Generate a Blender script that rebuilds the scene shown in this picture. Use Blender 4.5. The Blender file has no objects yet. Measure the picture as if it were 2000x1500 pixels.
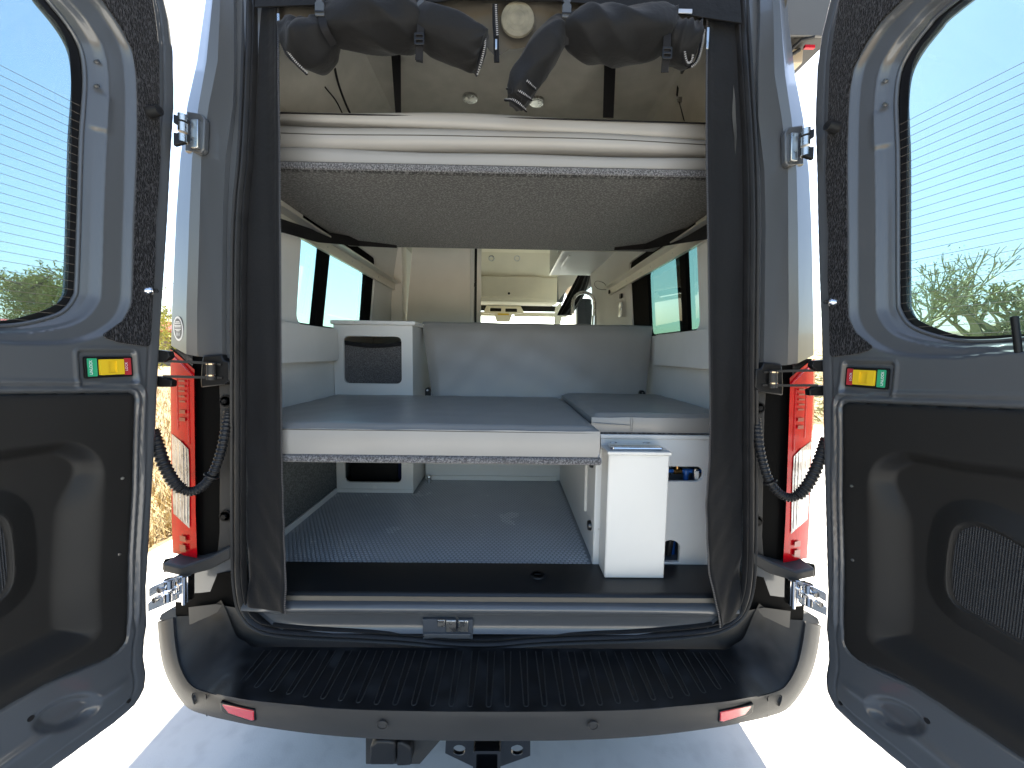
import bpy, bmesh, math, random
import numpy as np
from mathutils import Vector, Matrix
random.seed(7)
sc = bpy.context.scene
# ------------------------------------------------------------------ camera
cam_d = bpy.data.cameras.new('camera'); cam = bpy.data.objects.new('camera', cam_d)
sc.collection.objects.link(cam); sc.camera = cam
YAW, PITCH, ROLL = .01303, .0797, .0149
cam_d.sensor_width = 36; cam_d.lens = 36 * 760 / 2000; cam_d.clip_start = .02; cam_d.clip_end = 4000
cy, sy, cp, sp = math.cos(YAW), math.sin(YAW), math.cos(PITCH), math.sin(PITCH)
fw = Vector((sy * cp, cy * cp, -sp)); rt = Vector((cy, -sy, 0)); up = rt.cross(fw)
r2 = rt * math.cos(ROLL) + up * math.sin(ROLL); u2 = up * math.cos(ROLL) - rt * math.sin(ROLL)
m = Matrix((r2, u2, -fw)).transposed().to_4x4(); m.translation = (.0373, -1.2, 1.45)
cam.matrix_world = m
# ------------------------------------------------------------------ sky, sun, exposure
SUN_EL = math.radians(47); SUN_AZ = math.radians(8)
w = bpy.data.worlds.new('World'); sc.world = w; w.use_nodes = True
nt = w.node_tree; bg = nt.nodes['Background']
sky = nt.nodes.new('ShaderNodeTexSky'); sky.sky_type = 'NISHITA'; sky.sun_disc = False
sky.sun_elevation = SUN_EL; sky.sun_rotation = SUN_AZ; sky.dust_density = 1.6; sky.ozone_density = 1.6; sky.air_density = 1.0
nt.links.new(sky.outputs[0], bg.inputs[0]); bg.inputs[1].default_value = .08
sun_d = bpy.data.lights.new('sun', 'SUN'); sun_d.energy = 4.8; sun_d.angle = math.radians(.53); sun_d.color = (1, .95, .86)
sun = bpy.data.objects.new('sun', sun_d); sc.collection.objects.link(sun); sun.location = (2, 12, 14)
sdir = Vector((math.sin(SUN_AZ) * math.cos(SUN_EL), math.cos(SUN_AZ) * math.cos(SUN_EL), math.sin(SUN_EL)))
sun.rotation_euler = sdir.to_track_quat('Z', 'Y').to_euler()
sc.view_settings.view_transform = 'Standard'; sc.view_settings.look = 'None'
sc.view_settings.gamma = 1; sc.view_settings.use_curve_mapping = False
sc.view_settings.exposure = 2.62
sc.view_settings.use_white_balance = True; sc.view_settings.white_balance_temperature = 6900; sc.view_settings.white_balance_tint = 8
sc.render.engine = 'CYCLES'; sc.cycles.use_denoising = True
sc.cycles.max_bounces = 12; sc.cycles.diffuse_bounces = 6; sc.cycles.glossy_bounces = 4
sc.cycles.transparent_max_bounces = 16; sc.cycles.caustics_reflective = False; sc.cycles.caustics_refractive = False
sc.cycles.sample_clamp_indirect = 6

# ------------------------------------------------------------------ materials
MATS = {}
def mat(name, col, rough=.5, metal=0, coat=0, bump=0, bscale=50, stretch=(1, 1, 1), var=0, vscale=6, spec=.5, col2=None, c2scale=300, c2lo=.45, c2hi=.6, sheen=0, kind='noise', bdist=.002):
    if name in MATS: return MATS[name]
    m = bpy.data.materials.new(name); m.use_nodes = True; t = m.node_tree; N = t.nodes.new; L = t.links.new
    b = t.nodes['Principled BSDF']
    b.inputs['Base Color'].default_value = (*col, 1); b.inputs['Roughness'].default_value = rough
    b.inputs['Metallic'].default_value = metal; b.inputs['Coat Weight'].default_value = coat; b.inputs['Coat Roughness'].default_value = .06
    b.inputs['Specular IOR Level'].default_value = spec
    if sheen: b.inputs['Sheen Weight'].default_value = sheen
    tc = N('ShaderNodeTexCoord'); mp = N('ShaderNodeMapping'); mp.inputs['Scale'].default_value = stretch
    L(tc.outputs['Object'], mp.inputs[0])
    src = None
    if col2:
        n = N('ShaderNodeTexNoise'); n.inputs['Scale'].default_value = c2scale; n.inputs['Detail'].default_value = 2; L(mp.outputs[0], n.inputs[0])
        mr = N('ShaderNodeMapRange'); mr.inputs[1].default_value = c2lo; mr.inputs[2].default_value = c2hi; L(n.outputs[0], mr.inputs[0])
        mx = N('ShaderNodeMix'); mx.data_type = 'RGBA'; L(mr.outputs[0], mx.inputs[0])
        mx.inputs[6].default_value = (*col, 1); mx.inputs[7].default_value = (*col2, 1); src = mx.outputs[2]
    if var:
        n = N('ShaderNodeTexNoise'); n.inputs['Scale'].default_value = vscale; n.inputs['Detail'].default_value = 6; L(mp.outputs[0], n.inputs[0])
        mr = N('ShaderNodeMapRange'); mr.inputs[1].default_value = .3; mr.inputs[2].default_value = .7; mr.inputs[3].default_value = 1 - var; mr.inputs[4].default_value = 1 + var
        L(n.outputs[0], mr.inputs[0])
        mx = N('ShaderNodeMix'); mx.data_type = 'RGBA'; mx.blend_type = 'MULTIPLY'; mx.inputs[0].default_value = 1
        if src: L(src, mx.inputs[6])
        else: mx.inputs[6].default_value = (*col, 1)
        L(mr.outputs[0], mx.inputs[7]); src = mx.outputs[2]
        mr2 = N('ShaderNodeMapRange'); mr2.inputs[1].default_value = .3; mr2.inputs[2].default_value = .7; mr2.inputs[3].default_value = max(0, rough - var * .4); mr2.inputs[4].default_value = min(1, rough + var * .4)
        L(n.outputs[0], mr2.inputs[0]); L(mr2.outputs[0], b.inputs['Roughness'])
    if src: L(src, b.inputs['Base Color'])
    if bump:
        bp = N('ShaderNodeBump'); bp.inputs['Strength'].default_value = bump; bp.inputs['Distance'].default_value = bdist
        if kind == 'noise':
            n = N('ShaderNodeTexNoise'); n.inputs['Scale'].default_value = bscale; n.inputs['Detail'].default_value = 3; L(mp.outputs[0], n.inputs[0]); L(n.outputs[0], bp.inputs['Height'])
        elif kind == 'coin':
            n = N('ShaderNodeTexVoronoi'); n.voronoi_dimensions = '2D'; n.inputs['Scale'].default_value = bscale; n.inputs['Randomness'].default_value = .12; L(mp.outputs[0], n.inputs[0])
            mr = N('ShaderNodeMapRange'); mr.inputs[1].default_value = .42; mr.inputs[2].default_value = .32; L(n.outputs[0], mr.inputs[0]); L(mr.outputs[0], bp.inputs['Height'])
            m3 = N('ShaderNodeMapRange'); m3.inputs[3].default_value = .62; m3.inputs[4].default_value = 1; L(mr.outputs[0], m3.inputs[0]); mx = N('ShaderNodeMix'); mx.data_type = 'RGBA'; mx.blend_type = 'MULTIPLY'; mx.inputs[0].default_value = 1
            if src: L(src, mx.inputs[6])
            L(m3.outputs[0], mx.inputs[7]); L(mx.outputs[2], b.inputs['Base Color'])
        elif kind == 'mesh':
            n = N('ShaderNodeTexVoronoi'); n.inputs['Scale'].default_value = bscale; n.inputs['Randomness'].default_value = .0; L(mp.outputs[0], n.inputs[0]); L(n.outputs[0], bp.inputs['Height'])
        elif kind == 'wave':
            n = N('ShaderNodeTexWave'); n.inputs['Scale'].default_value = bscale; n.bands_direction = 'Z'; L(mp.outputs[0], n.inputs[0]); L(n.outputs[1], bp.inputs['Height'])
        L(bp.outputs[0], b.inputs['Normal'])
    MATS[name] = m; return m
def glassmat(name, tint, rough=.0, ior=1.45, haze=0):
    m = bpy.data.materials.new(name); m.use_nodes = True; t = m.node_tree; t.nodes.clear(); N = t.nodes.new
    o = N('ShaderNodeOutputMaterial'); tr = N('ShaderNodeBsdfTransparent'); gl = N('ShaderNodeBsdfGlossy'); mx = N('ShaderNodeMixShader'); fr = N('ShaderNodeFresnel')
    tr.inputs[0].default_value = (*tint, 1); gl.inputs['Roughness'].default_value = rough; geo = N('ShaderNodeNewGeometry'); mr = N('ShaderNodeMapRange'); mr.inputs[3].default_value = ior; mr.inputs[4].default_value = 1 / ior
    t.links.new(geo.outputs['Backfacing'], mr.inputs[0]); t.links.new(mr.outputs[0], fr.inputs[0])
    if haze:  # faint pale noise layer, painted in for dust and a soft reflection
        df = N('ShaderNodeBsdfDiffuse'); df.inputs[0].default_value = (.8, .78, .72, 1); nz = N('ShaderNodeTexNoise'); nz.inputs['Scale'].default_value = 5; nz.inputs['Detail'].default_value = 8; nz.inputs['Roughness'].default_value = .7
        tc = N('ShaderNodeTexCoord'); m2 = N('ShaderNodeMapRange'); m2.inputs[1].default_value = .35; m2.inputs[2].default_value = .75; m2.inputs[3].default_value = haze * .3; m2.inputs[4].default_value = haze; mb_ = N('ShaderNodeMixShader')
        t.links.new(tc.outputs['Object'], nz.inputs[0]); t.links.new(nz.outputs[0], m2.inputs[0]); t.links.new(m2.outputs[0], mb_.inputs[0]); t.links.new(tr.outputs[0], mb_.inputs[1]); t.links.new(df.outputs[0], mb_.inputs[2]); tr = mb_
    t.links.new(fr.outputs[0], mx.inputs[0]); t.links.new(tr.outputs[0], mx.inputs[1]); t.links.new(gl.outputs[0], mx.inputs[2]); t.links.new(mx.outputs[0], o.inputs[0])
    return m
PAINT = mat('grey_paint', (.072, .078, .086), .29, 0, .45, var=.02, vscale=3, bump=.02, bscale=700, bdist=.0004)
PLASTIC = mat('dark_grey_plastic', (.036, .035, .034), .55, spec=.3, bump=.25, bscale=1400, bdist=.0006, var=.12, vscale=5)
TRIM = mat('black_trim_plastic', (.0135, .013, .0125), .5, spec=.28, bump=.35, bscale=1100, bdist=.0006, var=.1, vscale=4)
BLACK = mat('black_plastic', (.007, .007, .0075), .42, spec=.3, bump=.1, bscale=600)
RUBBER = mat('black_rubber', (.015, .015, .016), .45, spec=.35, var=.2, vscale=20, bump=.15, bscale=150)
CARPET = mat('black_ribbed_carpet', (.004, .004, .005), .95, spec=.1, bump=1, bscale=330, stretch=(1, 1, .35), col2=(.05, .05, .055), c2scale=300, c2lo=.5, c2hi=.66, bdist=.004, sheen=.2)
FELT = mat('speckled_grey_felt', (.012, .012, .012), .95, bump=.8, bscale=300, col2=(.095, .095, .094), c2scale=140, c2lo=.47, c2hi=.62, bdist=.003, sheen=.2)
FELTL = mat('light_speckled_felt', (.05, .05, .055), .95, bump=.8, bscale=500, col2=(.22, .22, .23), c2scale=220, c2lo=.40, c2hi=.66, bdist=.003, sheen=.2)
NYLON = mat('black_nylon', (.0085, .0088, .0098), .66, bump=.5, bscale=28, bdist=.006, spec=.14, var=.18, vscale=9, sheen=.08)
MESHF = mat('brown_grey_mesh_fabric', (.075, .068, .056), .9, bump=.4, bscale=500, var=.15)
WEB = mat('black_webbing', (.009, .009, .0105), .7, spec=.2, bump=.4, bscale=900)
VINYL = mat('grey_vinyl', (.265, .26, .25), .36, bump=.12, bscale=420, bdist=.0006, var=.05, vscale=5)
VINYLL = mat('light_grey_vinyl', (.29, .284, .273), .45, bump=.12, bscale=420, bdist=.0006, var=.04, vscale=4)
WHITE = mat('white_laminate', (.63, .64, .635), .45, bump=.06, bscale=700, var=.03, vscale=5)
WHITEM = mat('white_powder_coat', (.66, .655, .63), .35, bump=.06, bscale=900, var=.03, vscale=3)
WALLG = mat('light_grey_wall_panel', (.70, .70, .68), .6, bump=.12, bscale=500, var=.04, vscale=4)
HEAD = mat('beige_headliner', (.46, .445, .405), .9, bump=.3, bscale=600, var=.08, vscale=14)
CABT = mat('beige_cab_trim', (.76, .71, .58), .6, bump=.12, bscale=500, var=.04)
PARTM = mat('warm_grey_partition', (.78, .75, .69), .5, var=.03)
ALU = mat('brushed_aluminium', (.70, .68, .63), .38, .7, bump=.1, bscale=300, stretch=(1, .05, 1))
CHROME = mat('chrome', (.75, .75, .76), .09, 1)
STEEL = mat('zinc_steel', (.55, .55, .54), .3, 1, var=.15, vscale=40)
COIN = mat('grey_coin_lit_tone', (.40, .42, .44), .26, bump=.1, bscale=700, var=.04, vscale=7, bdist=.0006)  # coins coloured lighter than the floor to suggest caught light
RED = mat('red_lens', (.46, .0, .006), .2, 0, .12, spec=.2, bump=.15, bscale=14, kind='wave', bdist=.003, col2=(.40, .001, .006), c2scale=60, c2lo=.48, c2hi=.62, stretch=(1, 1, .4))
REDD = mat('deep_red_lens', (.20, .001, .003), .3, 0, .4)
CLEARL = mat('clear_lens', (.40, .40, .41), .15, .3, .6, bump=.5, bscale=18, kind='wave', bdist=.005, col2=(.22, .22, .23), c2scale=200, c2lo=.5, c2hi=.62, stretch=(1, 1, .25))
REFL = mat('red_reflector', (.55, .02, .03), .2, 0, 1, bump=.3, bscale=500)
YELLOW = mat('yellow_plastic', (.75, .50, .02), .4)
GREEN = mat('green_label', (.02, .34, .17), .45)
REDL = mat('red_label', (.45, .03, .04), .45)
WHITEP = mat('white_print', (.8, .8, .8), .5)
BLUEP = mat('blue_pipe', (.02, .12, .45), .35)
BRASS = mat('brass', (.55, .32, .12), .3, 1)
DARKM = mat('black_net', (.02, .02, .022), .8, bump=.8, bscale=260, kind='mesh', bdist=.002, col2=(.17, .17, .18), c2scale=420, c2lo=.4, c2hi=.6)
MATTEB = mat('matte_black', (.003, .003, .003), .8, spec=.05)
GLASS = glassmat('rear_glass', (.56, .68, .71), haze=.07); GLASSS = glassmat('side_glass', (.55, .72, .72)); GLASSG = glassmat('green_side_glass', (.27, .40, .38)); GLASSW = glassmat('windscreen_glass', (.85, .92, .9))
FRIT = mat('black_glass_border', (.008, .008, .009), .3, spec=.3)
HEATL = mat('defroster_line', (.16, .14, .12), .5)

# ------------------------------------------------------------------ mesh helpers
COL = sc.collection
class MB:
    def __init__(s): s.v = []; s.f = []
    def add(s, v, f):
        o = len(s.v); s.v += [tuple(p) for p in v]; s.f += [tuple(i + o for i in q) for q in f]; return s
    def box(s, a, b):
        (x0, y0, z0), (x1, y1, z1) = a, b
        return s.add([(x0, y0, z0), (x1, y0, z0), (x1, y1, z0), (x0, y1, z0), (x0, y0, z1), (x1, y0, z1), (x1, y1, z1), (x0, y1, z1)],
                     [(0, 3, 2, 1), (4, 5, 6, 7), (0, 1, 5, 4), (1, 2, 6, 5), (2, 3, 7, 6), (3, 0, 4, 7)])
    def prism(s, poly, vec):
        n = len(poly); vec = Vector(vec); a = [Vector(p) for p in poly]; b = [p + vec for p in a]
        return s.add(a + b, [tuple(range(n))[::-1], tuple(range(n, 2 * n))] + [(i, (i + 1) % n, n + (i + 1) % n, n + i) for i in range(n)])
    def loft(s, secs, closed=False, caps=False):
        n = len(secs[0]); v = [p for q in secs for p in q]; f = []
        for i in range(len(secs) - 1):
            for j in range(n if closed else n - 1):
                k = (j + 1) % n; f.append((i * n + j, i * n + k, (i + 1) * n + k, (i + 1) * n + j))
        if caps: f += [tuple(range(n))[::-1], tuple(range((len(secs) - 1) * n, len(secs) * n))]
        return s.add(v, f)
    def tube(s, pts, r, n=10, caps=True, closed=False, fn=None, flat=1.0):
        P = [Vector(p) for p in pts]; m_ = len(P)
        R = r if isinstance(r, (list, tuple)) else [r] * m_
        T = [(P[(i + 1) % m_] - P[i - 1]) if closed or 0 < i < m_ - 1 else (P[1] - P[0] if i == 0 else P[-1] - P[-2]) for i in range(m_)]
        T = [t.normalized() for t in T]
        u = T[0].cross(Vector((0, 0, 1)));
        if u.length < .1: u = T[0].cross(Vector((0, 1, 0)))
        u.normalize(); secs = []
        for i in range(m_):
            u = (u - T[i] * u.dot(T[i])).normalized(); w_ = T[i].cross(u)
            ring = []
            for k in range(n):
                a = 2 * math.pi * k / n; rr = R[i] * (fn(i / (m_ - 1), a) if fn else 1)
                ring.append(P[i] + u * (math.cos(a) * rr) + w_ * (math.sin(a) * rr * flat))
            secs.append(ring)
        if closed: secs.append(secs[0])
        return s.loft(secs, True, caps and not closed)
    def cyl(s, a, b, r, n=16, r1=None): return s.tube([a, b], [r, r if r1 is None else r1], n)
    def ring(s, c, axis, r, rt, n=28):
        axis = Vector(axis).normalized(); u = axis.orthogonal().normalized(); w_ = axis.cross(u); c = Vector(c)
        return s.tube([c + (u * math.cos(2 * math.pi * i / n) + w_ * math.sin(2 * math.pi * i / n)) * r for i in range(n)], rt, 8, closed=True)
    def build(s, name, material, parent=None, smooth=35, bevel=0, seg=2, kind=None):
        me = bpy.data.meshes.new(name)
        o_ = Vector(ROOT.get(parent.name, (0, 0, 0))) if parent else Vector((0, 0, 0))
        me.from_pydata([tuple(Vector(p) - o_) for p in s.v], [], s.f); me.update()
        b = bmesh.new(); b.from_mesh(me); bmesh.ops.remove_doubles(b, verts=b.verts, dist=1e-6); bmesh.ops.recalc_face_normals(b, faces=b.faces); b.to_mesh(me); b.free()
        return finish(me, name, material, parent, smooth, bevel, seg, kind)
ROOT = {}
def finish(me, name, material, parent, smooth=35, bevel=0, seg=2, kind=None):
    me.materials.append(material)
    if smooth:
        me.polygons.foreach_set('use_smooth', [True] * len(me.polygons))
        me.set_sharp_from_angle(angle=math.radians(smooth))
    o = bpy.data.objects.new(name, me); COL.objects.link(o)
    if parent: o.parent = parent; ROOT[o.name] = ROOT.get(parent.name, (0, 0, 0))
    if bevel:
        bv = o.modifiers.new('bevel', 'BEVEL'); bv.width = bevel; bv.segments = seg; bv.limit_method = 'ANGLE'; bv.angle_limit = math.radians(40); bv.harden_normals = False
    if kind: o['kind'] = kind
    return o
def thing(name, label, cat, loc=(0, 0, 0), group=None):
    o = bpy.data.objects.new(name, None); COL.objects.link(o); o.location = loc; o.empty_display_size = .1
    ROOT[o.name] = tuple(loc); o['label'] = label; o['category'] = cat
    if group: o['group'] = group
    return o
def tag(o, label, cat, group=None):
    o['label'] = label; o['category'] = cat
    if group: o['group'] = group
    return o
def bx(name, a, b, m_, parent=None, bevel=.003, **k): return MB().box(a, b).build(name, m_, parent, bevel=bevel, **k)
def plate(outer, holes, fn, th):
    """flat polygon with holes (2D) -> closed slab; fn maps (u,v,t) to 3D, t in {0, th}"""
    b = bmesh.new(); loops = []
    for lp in [outer] + list(holes):
        vs = [b.verts.new((p[0], p[1], 0)) for p in lp]; loops.append(vs)
        for i in range(len(vs)): b.edges.new((vs[i], vs[(i + 1) % len(vs)]))
    bmesh.ops.triangle_fill(b, use_beauty=True, edges=b.edges[:], normal=(0, 0, 1))
    b.verts.index_update(); V = [v.co.copy() for v in b.verts]; Fs = [tuple(v.index for v in f.verts) for f in b.faces]; n = len(V)
    L = [[v.index for v in lp] for lp in loops]; b.free()
    mb = MB(); f = list(Fs) + [tuple(i + n for i in q[::-1]) for q in Fs]
    for lp in L:
        for i in range(len(lp)):
            a, c = lp[i], lp[(i + 1) % len(lp)]; f.append((a, c, c + n, a + n))
    return mb.add([fn(p.x, p.y, 0) for p in V] + [fn(p.x, p.y, th) for p in V], f)
def rrect(x0, x1, y0, y1, r, n=5):
    out = []
    for cx_, cy_, a0 in ((x1 - r, y1 - r, 0), (x0 + r, y1 - r, 90), (x0 + r, y0 + r, 180), (x1 - r, y0 + r, 270)):
        for i in range(n + 1):
            a = math.radians(a0 + 90 * i / n); out.append((cx_ + r * math.cos(a), cy_ + r * math.sin(a)))
    return out
def spline(pts, n=8, closed=False):
    P = [Vector(p) for p in pts]; out = []; m_ = len(P)
    for i in range(m_ if closed else m_ - 1):
        if closed: a, b_, c, d = P[i - 1], P[i], P[(i + 1) % m_], P[(i + 2) % m_]
        else: a, b_, c, d = P[max(i - 1, 0)], P[i], P[i + 1], P[min(i + 2, m_ - 1)]
        for k in range(n):
            t = k / n; out.append(.5 * ((2 * b_) + (c - a) * t + (2 * a - 5 * b_ + 4 * c - d) * t * t + (3 * b_ - a - 3 * c + d) * t ** 3))
    if not closed: out.append(P[-1])
    return out
def ip(x, xs, ys): return float(np.interp(x, xs, ys))
def mir(pts, sd): return [(p[0] * -sd, p[1], p[2]) for p in pts]     # sd=-1 keeps the left-hand original, sd=1 mirrors it
def sdf(P, poly):
    """signed distance, positive outside"""
    P = np.asarray(P, float); A = np.asarray(poly, float); B = np.roll(A, -1, 0); d = np.full(len(P), 1e9); ins = np.zeros(len(P), bool)
    for a, b_ in zip(A, B):
        e = b_ - a; w_ = P - a; t = np.clip((w_ @ e) / max(e @ e, 1e-12), 0, 1); q = w_ - t[:, None] * e
        d = np.minimum(d, np.hypot(q[:, 0], q[:, 1]))
        c = (a[1] <= P[:, 1]) != (b_[1] <= P[:, 1])
        with np.errstate(divide='ignore', invalid='ignore'): xi = a[0] + (P[:, 1] - a[1]) / (b_[1] - a[1] if b_[1] != a[1] else 1e-12) * e[0]
        ins ^= c & (P[:, 0] < xi)
    return np.where(ins, -d, d)
def sst(a, b_, x): t = np.clip((x - a) / (b_ - a), 0, 1); return t * t * (3 - 2 * t)
def text_mesh(body, size, mtx, name, material, parent):
    c = bpy.data.curves.new('txt', 'FONT'); c.body = body; c.size = size; c.align_x = 'CENTER'; c.align_y = 'CENTER'; c.extrude = .0003
    o = bpy.data.objects.new('txt', c); COL.objects.link(o); dg = bpy.context.evaluated_depsgraph_get()
    me = bpy.data.meshes.new_from_object(o.evaluated_get(dg)); bpy.data.objects.remove(o); bpy.data.curves.remove(c)
    me.transform(Matrix.Translation(-Vector(ROOT[parent.name])) @ mtx); me.name = name; me.materials.clear()
    return finish(me, name, material, parent, 0)
# ------------------------------------------------------------------ ground and surroundings
def struct(o): o['kind'] = 'structure'; return o
SOIL = mat('dry_soil', (.22, .16, .085), .95, bump=.6, bscale=6, var=.25, vscale=1.5, bdist=.05)
CONC = mat('concrete', (.60, .59, .565), .85, bump=.35, bscale=160, var=.07, vscale=2.5, bdist=.002, col2=(.53, .52, .50), c2scale=14, c2lo=.5, c2hi=.75)
struct(MB().add([(-1500, -1500, 0), (1500, -1500, 0), (1500, 1500, 0), (-1500, 1500, 0)], [(0, 1, 2, 3)]).build('ground', SOIL))
CX0, CX1 = -2.48, 6.6
for j, (ya, yb) in enumerate(((-9, -3.2), (-3.195, 2.6), (2.605, 8.4), (8.405, 14.2), (14.205, 30))):
    struct(MB().box((CX0, ya, -.05), (2.05, yb, .006)).build('concrete_slab', CONC, bevel=.004))
    struct(MB().box((2.055, ya, -.05), (CX1, yb, .006)).build('concrete_slab', CONC, bevel=.004))
# low hill far to the right
hill = MB(); secs = []
for i in range(41):
    a = math.radians(-10 + i * 4.0); row = []
    for j, (r, h) in enumerate(((40, 0), (60, 4.2), (90, 7.0), (140, 10), (200, 12), (300, 4))):
        hh = h * (1 + .25 * math.sin(i * 1.1 + j)) * sst(25, 60, np.array(90 - abs(math.degrees(a) - 10))).item()
        row.append((r * math.cos(a) + 5, r * math.sin(a), hh - .02))
    secs.append(row)
HILLM = mat('scrub_hill', (.16, .14, .07), .95, bump=1, bscale=.8, col2=(.30, .25, .13), c2scale=.5, bdist=.5)
struct(hill.loft(secs).build('hills', HILLM))
# dry grass
GRASS = mat('dry_straw_grass', (.28, .20, .085), .8, col2=(.44, .34, .17), c2scale=3)
g = MB(); rg = random.Random(3)
for i in range(30000):
    y = .4 + 13 * rg.random() ** 1.5; x = CX0 - .06 - rg.random() ** 1.3 * (1.6 + y * .95)
    cl = math.sin(x * 2.3 + 1.7 * math.sin(y * 1.9)) * math.sin(y * 2.9 + x)
    if cl < -.35 and rg.random() < .75: continue
    h = (.06 + .16 * rg.random()) * (1.25 if cl > .2 else .8); a = rg.random() * 6.283; ln = rg.random() * 1.3
    wv = .004 + .004 * rg.random(); dx, dy = math.cos(a), math.sin(a)
    g.add([(x - dy * wv, y + dx * wv, 0), (x + dy * wv, y - dx * wv, 0), (x + dx * h * ln, y + dy * h * ln, h)], [(0, 1, 2)])
o = g.build('dry_grass', GRASS, smooth=0, kind='stuff'); o['label'] = 'straw coloured dry grass growing left of the concrete'; o['category'] = 'grass'
# trees
BARK = mat('dark_bark', (.10, .075, .05), .9, bump=.6, bscale=30); TWIG = mat('green_bark', (.34, .35, .16), .8)
LEAFA = mat('yellow_green_leaves', (.26, .28, .06), .7, col2=(.40, .39, .10), c2scale=1.2); LEAFB = mat('pale_green_leaves', (.24, .29, .09), .7, col2=(.38, .42, .16), c2scale=1.5)
def tree(name, label, loc, h, spread, seed, bark, leaf, nl, ls, depth=5, fork=.18, r0=.12, twigs=.012, group=None, cat='tree', wide=1., droop=0.):
    rn = random.Random(seed); t = thing(name, label, cat, loc, group); wood = MB(); tips = []; L0 = Vector(loc)
    def br(p, d, l, r, k):
        pts = [p]; dd = d.copy(); n = 4
        for i in range(n):
            dd = (dd + Vector((rn.uniform(-1, 1), rn.uniform(-1, 1), rn.uniform(-.5, .7))) * .17).normalized(); pts.append(pts[-1] + dd * l / n)
        wood.tube(pts, [r * (1 - .4 * i / n) for i in range(n + 1)], 6 if k < 2 else 4, caps=False)
        if k >= 2: tips.extend((q, k) for q in pts[1:])
        if k >= depth: return
        for j in range(rn.choice((2, 3, 3)) if k else 3):
            ax = Vector((rn.uniform(-1, 1) * spread, rn.uniform(-1, 1) * spread, rn.uniform(-.15, .9)))
            nd = (dd * .75 + ax * .85).normalized()
            br(pts[-1] if j < 2 else pts[rn.randint(2, 4)], nd, l * rn.uniform(.62, .86), max(r * .6, twigs * .5), k + 1)
    br(L0, Vector((rn.uniform(-.15, .15), rn.uniform(-.15, .15), 1)), h * fork, r0, 0)
    zt = max(q.z for q, _ in tips) - L0.z; sc_ = h / zt
    SV = Vector((sc_ * wide, sc_ * wide, sc_)); wood.v = [tuple(L0 + (Vector(p) - L0) * SV) for p in wood.v]; tips = [(L0 + (q - L0) * SV, k) for q, k in tips]
    wood.build('trunk', bark, t)
    cr = MB()
    for i in range(nl):
        q, k = rn.choice(tips); c = q + Vector((rn.gauss(0, 1), rn.gauss(0, 1), rn.gauss(0, .8) - droop * rn.random() ** 2)) * (.045 * h * (1 if k > 3 else .7))
        u = Vector((rn.uniform(-1, 1), rn.uniform(-1, 1), rn.uniform(-1, 1))).normalized(); w_ = u.orthogonal().normalized(); s_ = ls * rn.uniform(.5, 1.3)
        cr.add([c - u * s_ * 1.6, c + w_ * s_ * .45, c + u * s_ * 1.6, c - w_ * s_ * .45], [(0, 1, 2, 3)])
    cr.build('crown', leaf, t, smooth=0); return t
tree('mesquite_tree', 'leafy yellow-green tree with forked dark trunk seen through the left door window', (-20.6, 15.4, 0), 5.3, 1.3, 5, BARK, LEAFA, 32000, .055, fork=.17, r0=.13, wide=1.5, droop=9)
TG = 'desert trees seen through the right door window'
tree('palo_verde_tree', 'tall thin-branched desert tree at the hinge side of the right door window', (10.4, 9.6, 0), 4.1, .8, 11, TWIG, LEAFB, 1500, .03, depth=6, fork=.12, r0=.06, twigs=.009, group=TG)
tree('palo_verde_tree', 'largest pale green bushy desert tree in the right door window', (11.2, 8.0, 0), 3.5, 1.05, 23, TWIG, LEAFB, 2600, .03, depth=6, fork=.06, r0=.06, twigs=.009, group=TG)
tree('palo_verde_tree', 'small sparse desert bush farthest right in the right door window', (12.6, 7.0, 0), 2.9, 1.0, 31, TWIG, LEAFB, 2000, .03, depth=6, fork=.06, r0=.05, twigs=.009, group=TG)
# low scrub right of the concrete
g = MB(); rg = random.Random(9)
for i in range(26000):
    x = CX1 + .3 + rg.random() ** 1.4 * 16; y = 2 + rg.random() * 18
    hm = (.35 + .5 * (math.sin(x * 1.3 + y * .7) + math.sin(y * 1.7 - x * .4)) * .5 + .3) * 1.5 * min(1, (x - CX1) / 2.5 + .15)
    z = max(0, rg.random() * max(.15, hm)); u = Vector((rg.uniform(-1, 1), rg.uniform(-1, 1), rg.uniform(-.3, 1))).normalized(); w_ = u.orthogonal().normalized(); s_ = rg.uniform(.03, .09); c = Vector((x, y, z))
    g.add([c - u * s_ * 1.5, c + w_ * s_ * .35, c + u * s_ * 1.5, c - w_ * s_ * .35], [(0, 1, 2, 3)])
SCRUB = mat('scrub_leaves', (.22, .21, .075), .8, col2=(.36, .32, .15), c2scale=2)
o = g.build('low_scrub', SCRUB, smooth=0, kind='stuff'); o['label'] = 'low yellow-green scrub growing right of the concrete'; o['category'] = 'scrub'
# red-roofed building beyond the grass
BRK = mat('tan_block_wall', (.34, .25, .17), .9, bump=.4, bscale=8, var=.15); ROOFR = mat('red_metal_roof', (.40, .05, .04), .5)
t = thing('red_roofed_building', 'low tan building with red roof far beyond the dry grass', 'building', (-36, 36, 0))
wl = plate([(-48, 0), (-25.5, 0), (-25.5, 2.9), (-48, 2.9)], [rrect(-46 + 4.2 * i, -43.6 + 4.2 * i, 1.0, 2.3, .05, 1) for i in range(5)], lambda u, v, q: (u, 33 + q, v), .25).build('wall', BRK, t)
MB().box((-48, 33.3, 0), (-25.5, 39, 2.85)).build('core_wall', BRK, t)
MB().prism([(-49, 32.2, 2.85), (-49, 36, 3.9), (-49, 39.8, 2.85), (-49, 39.8, 2.7), (-49, 32.2, 2.7)], (24.5, 0, 0)).build('roof', ROOFR, t)
for i in range(5): MB().box((-46 + 4.2 * i, 33.1, 1.0), (-43.6 + 4.2 * i, 33.16, 2.3)).build('window', FRIT, t)

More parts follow.
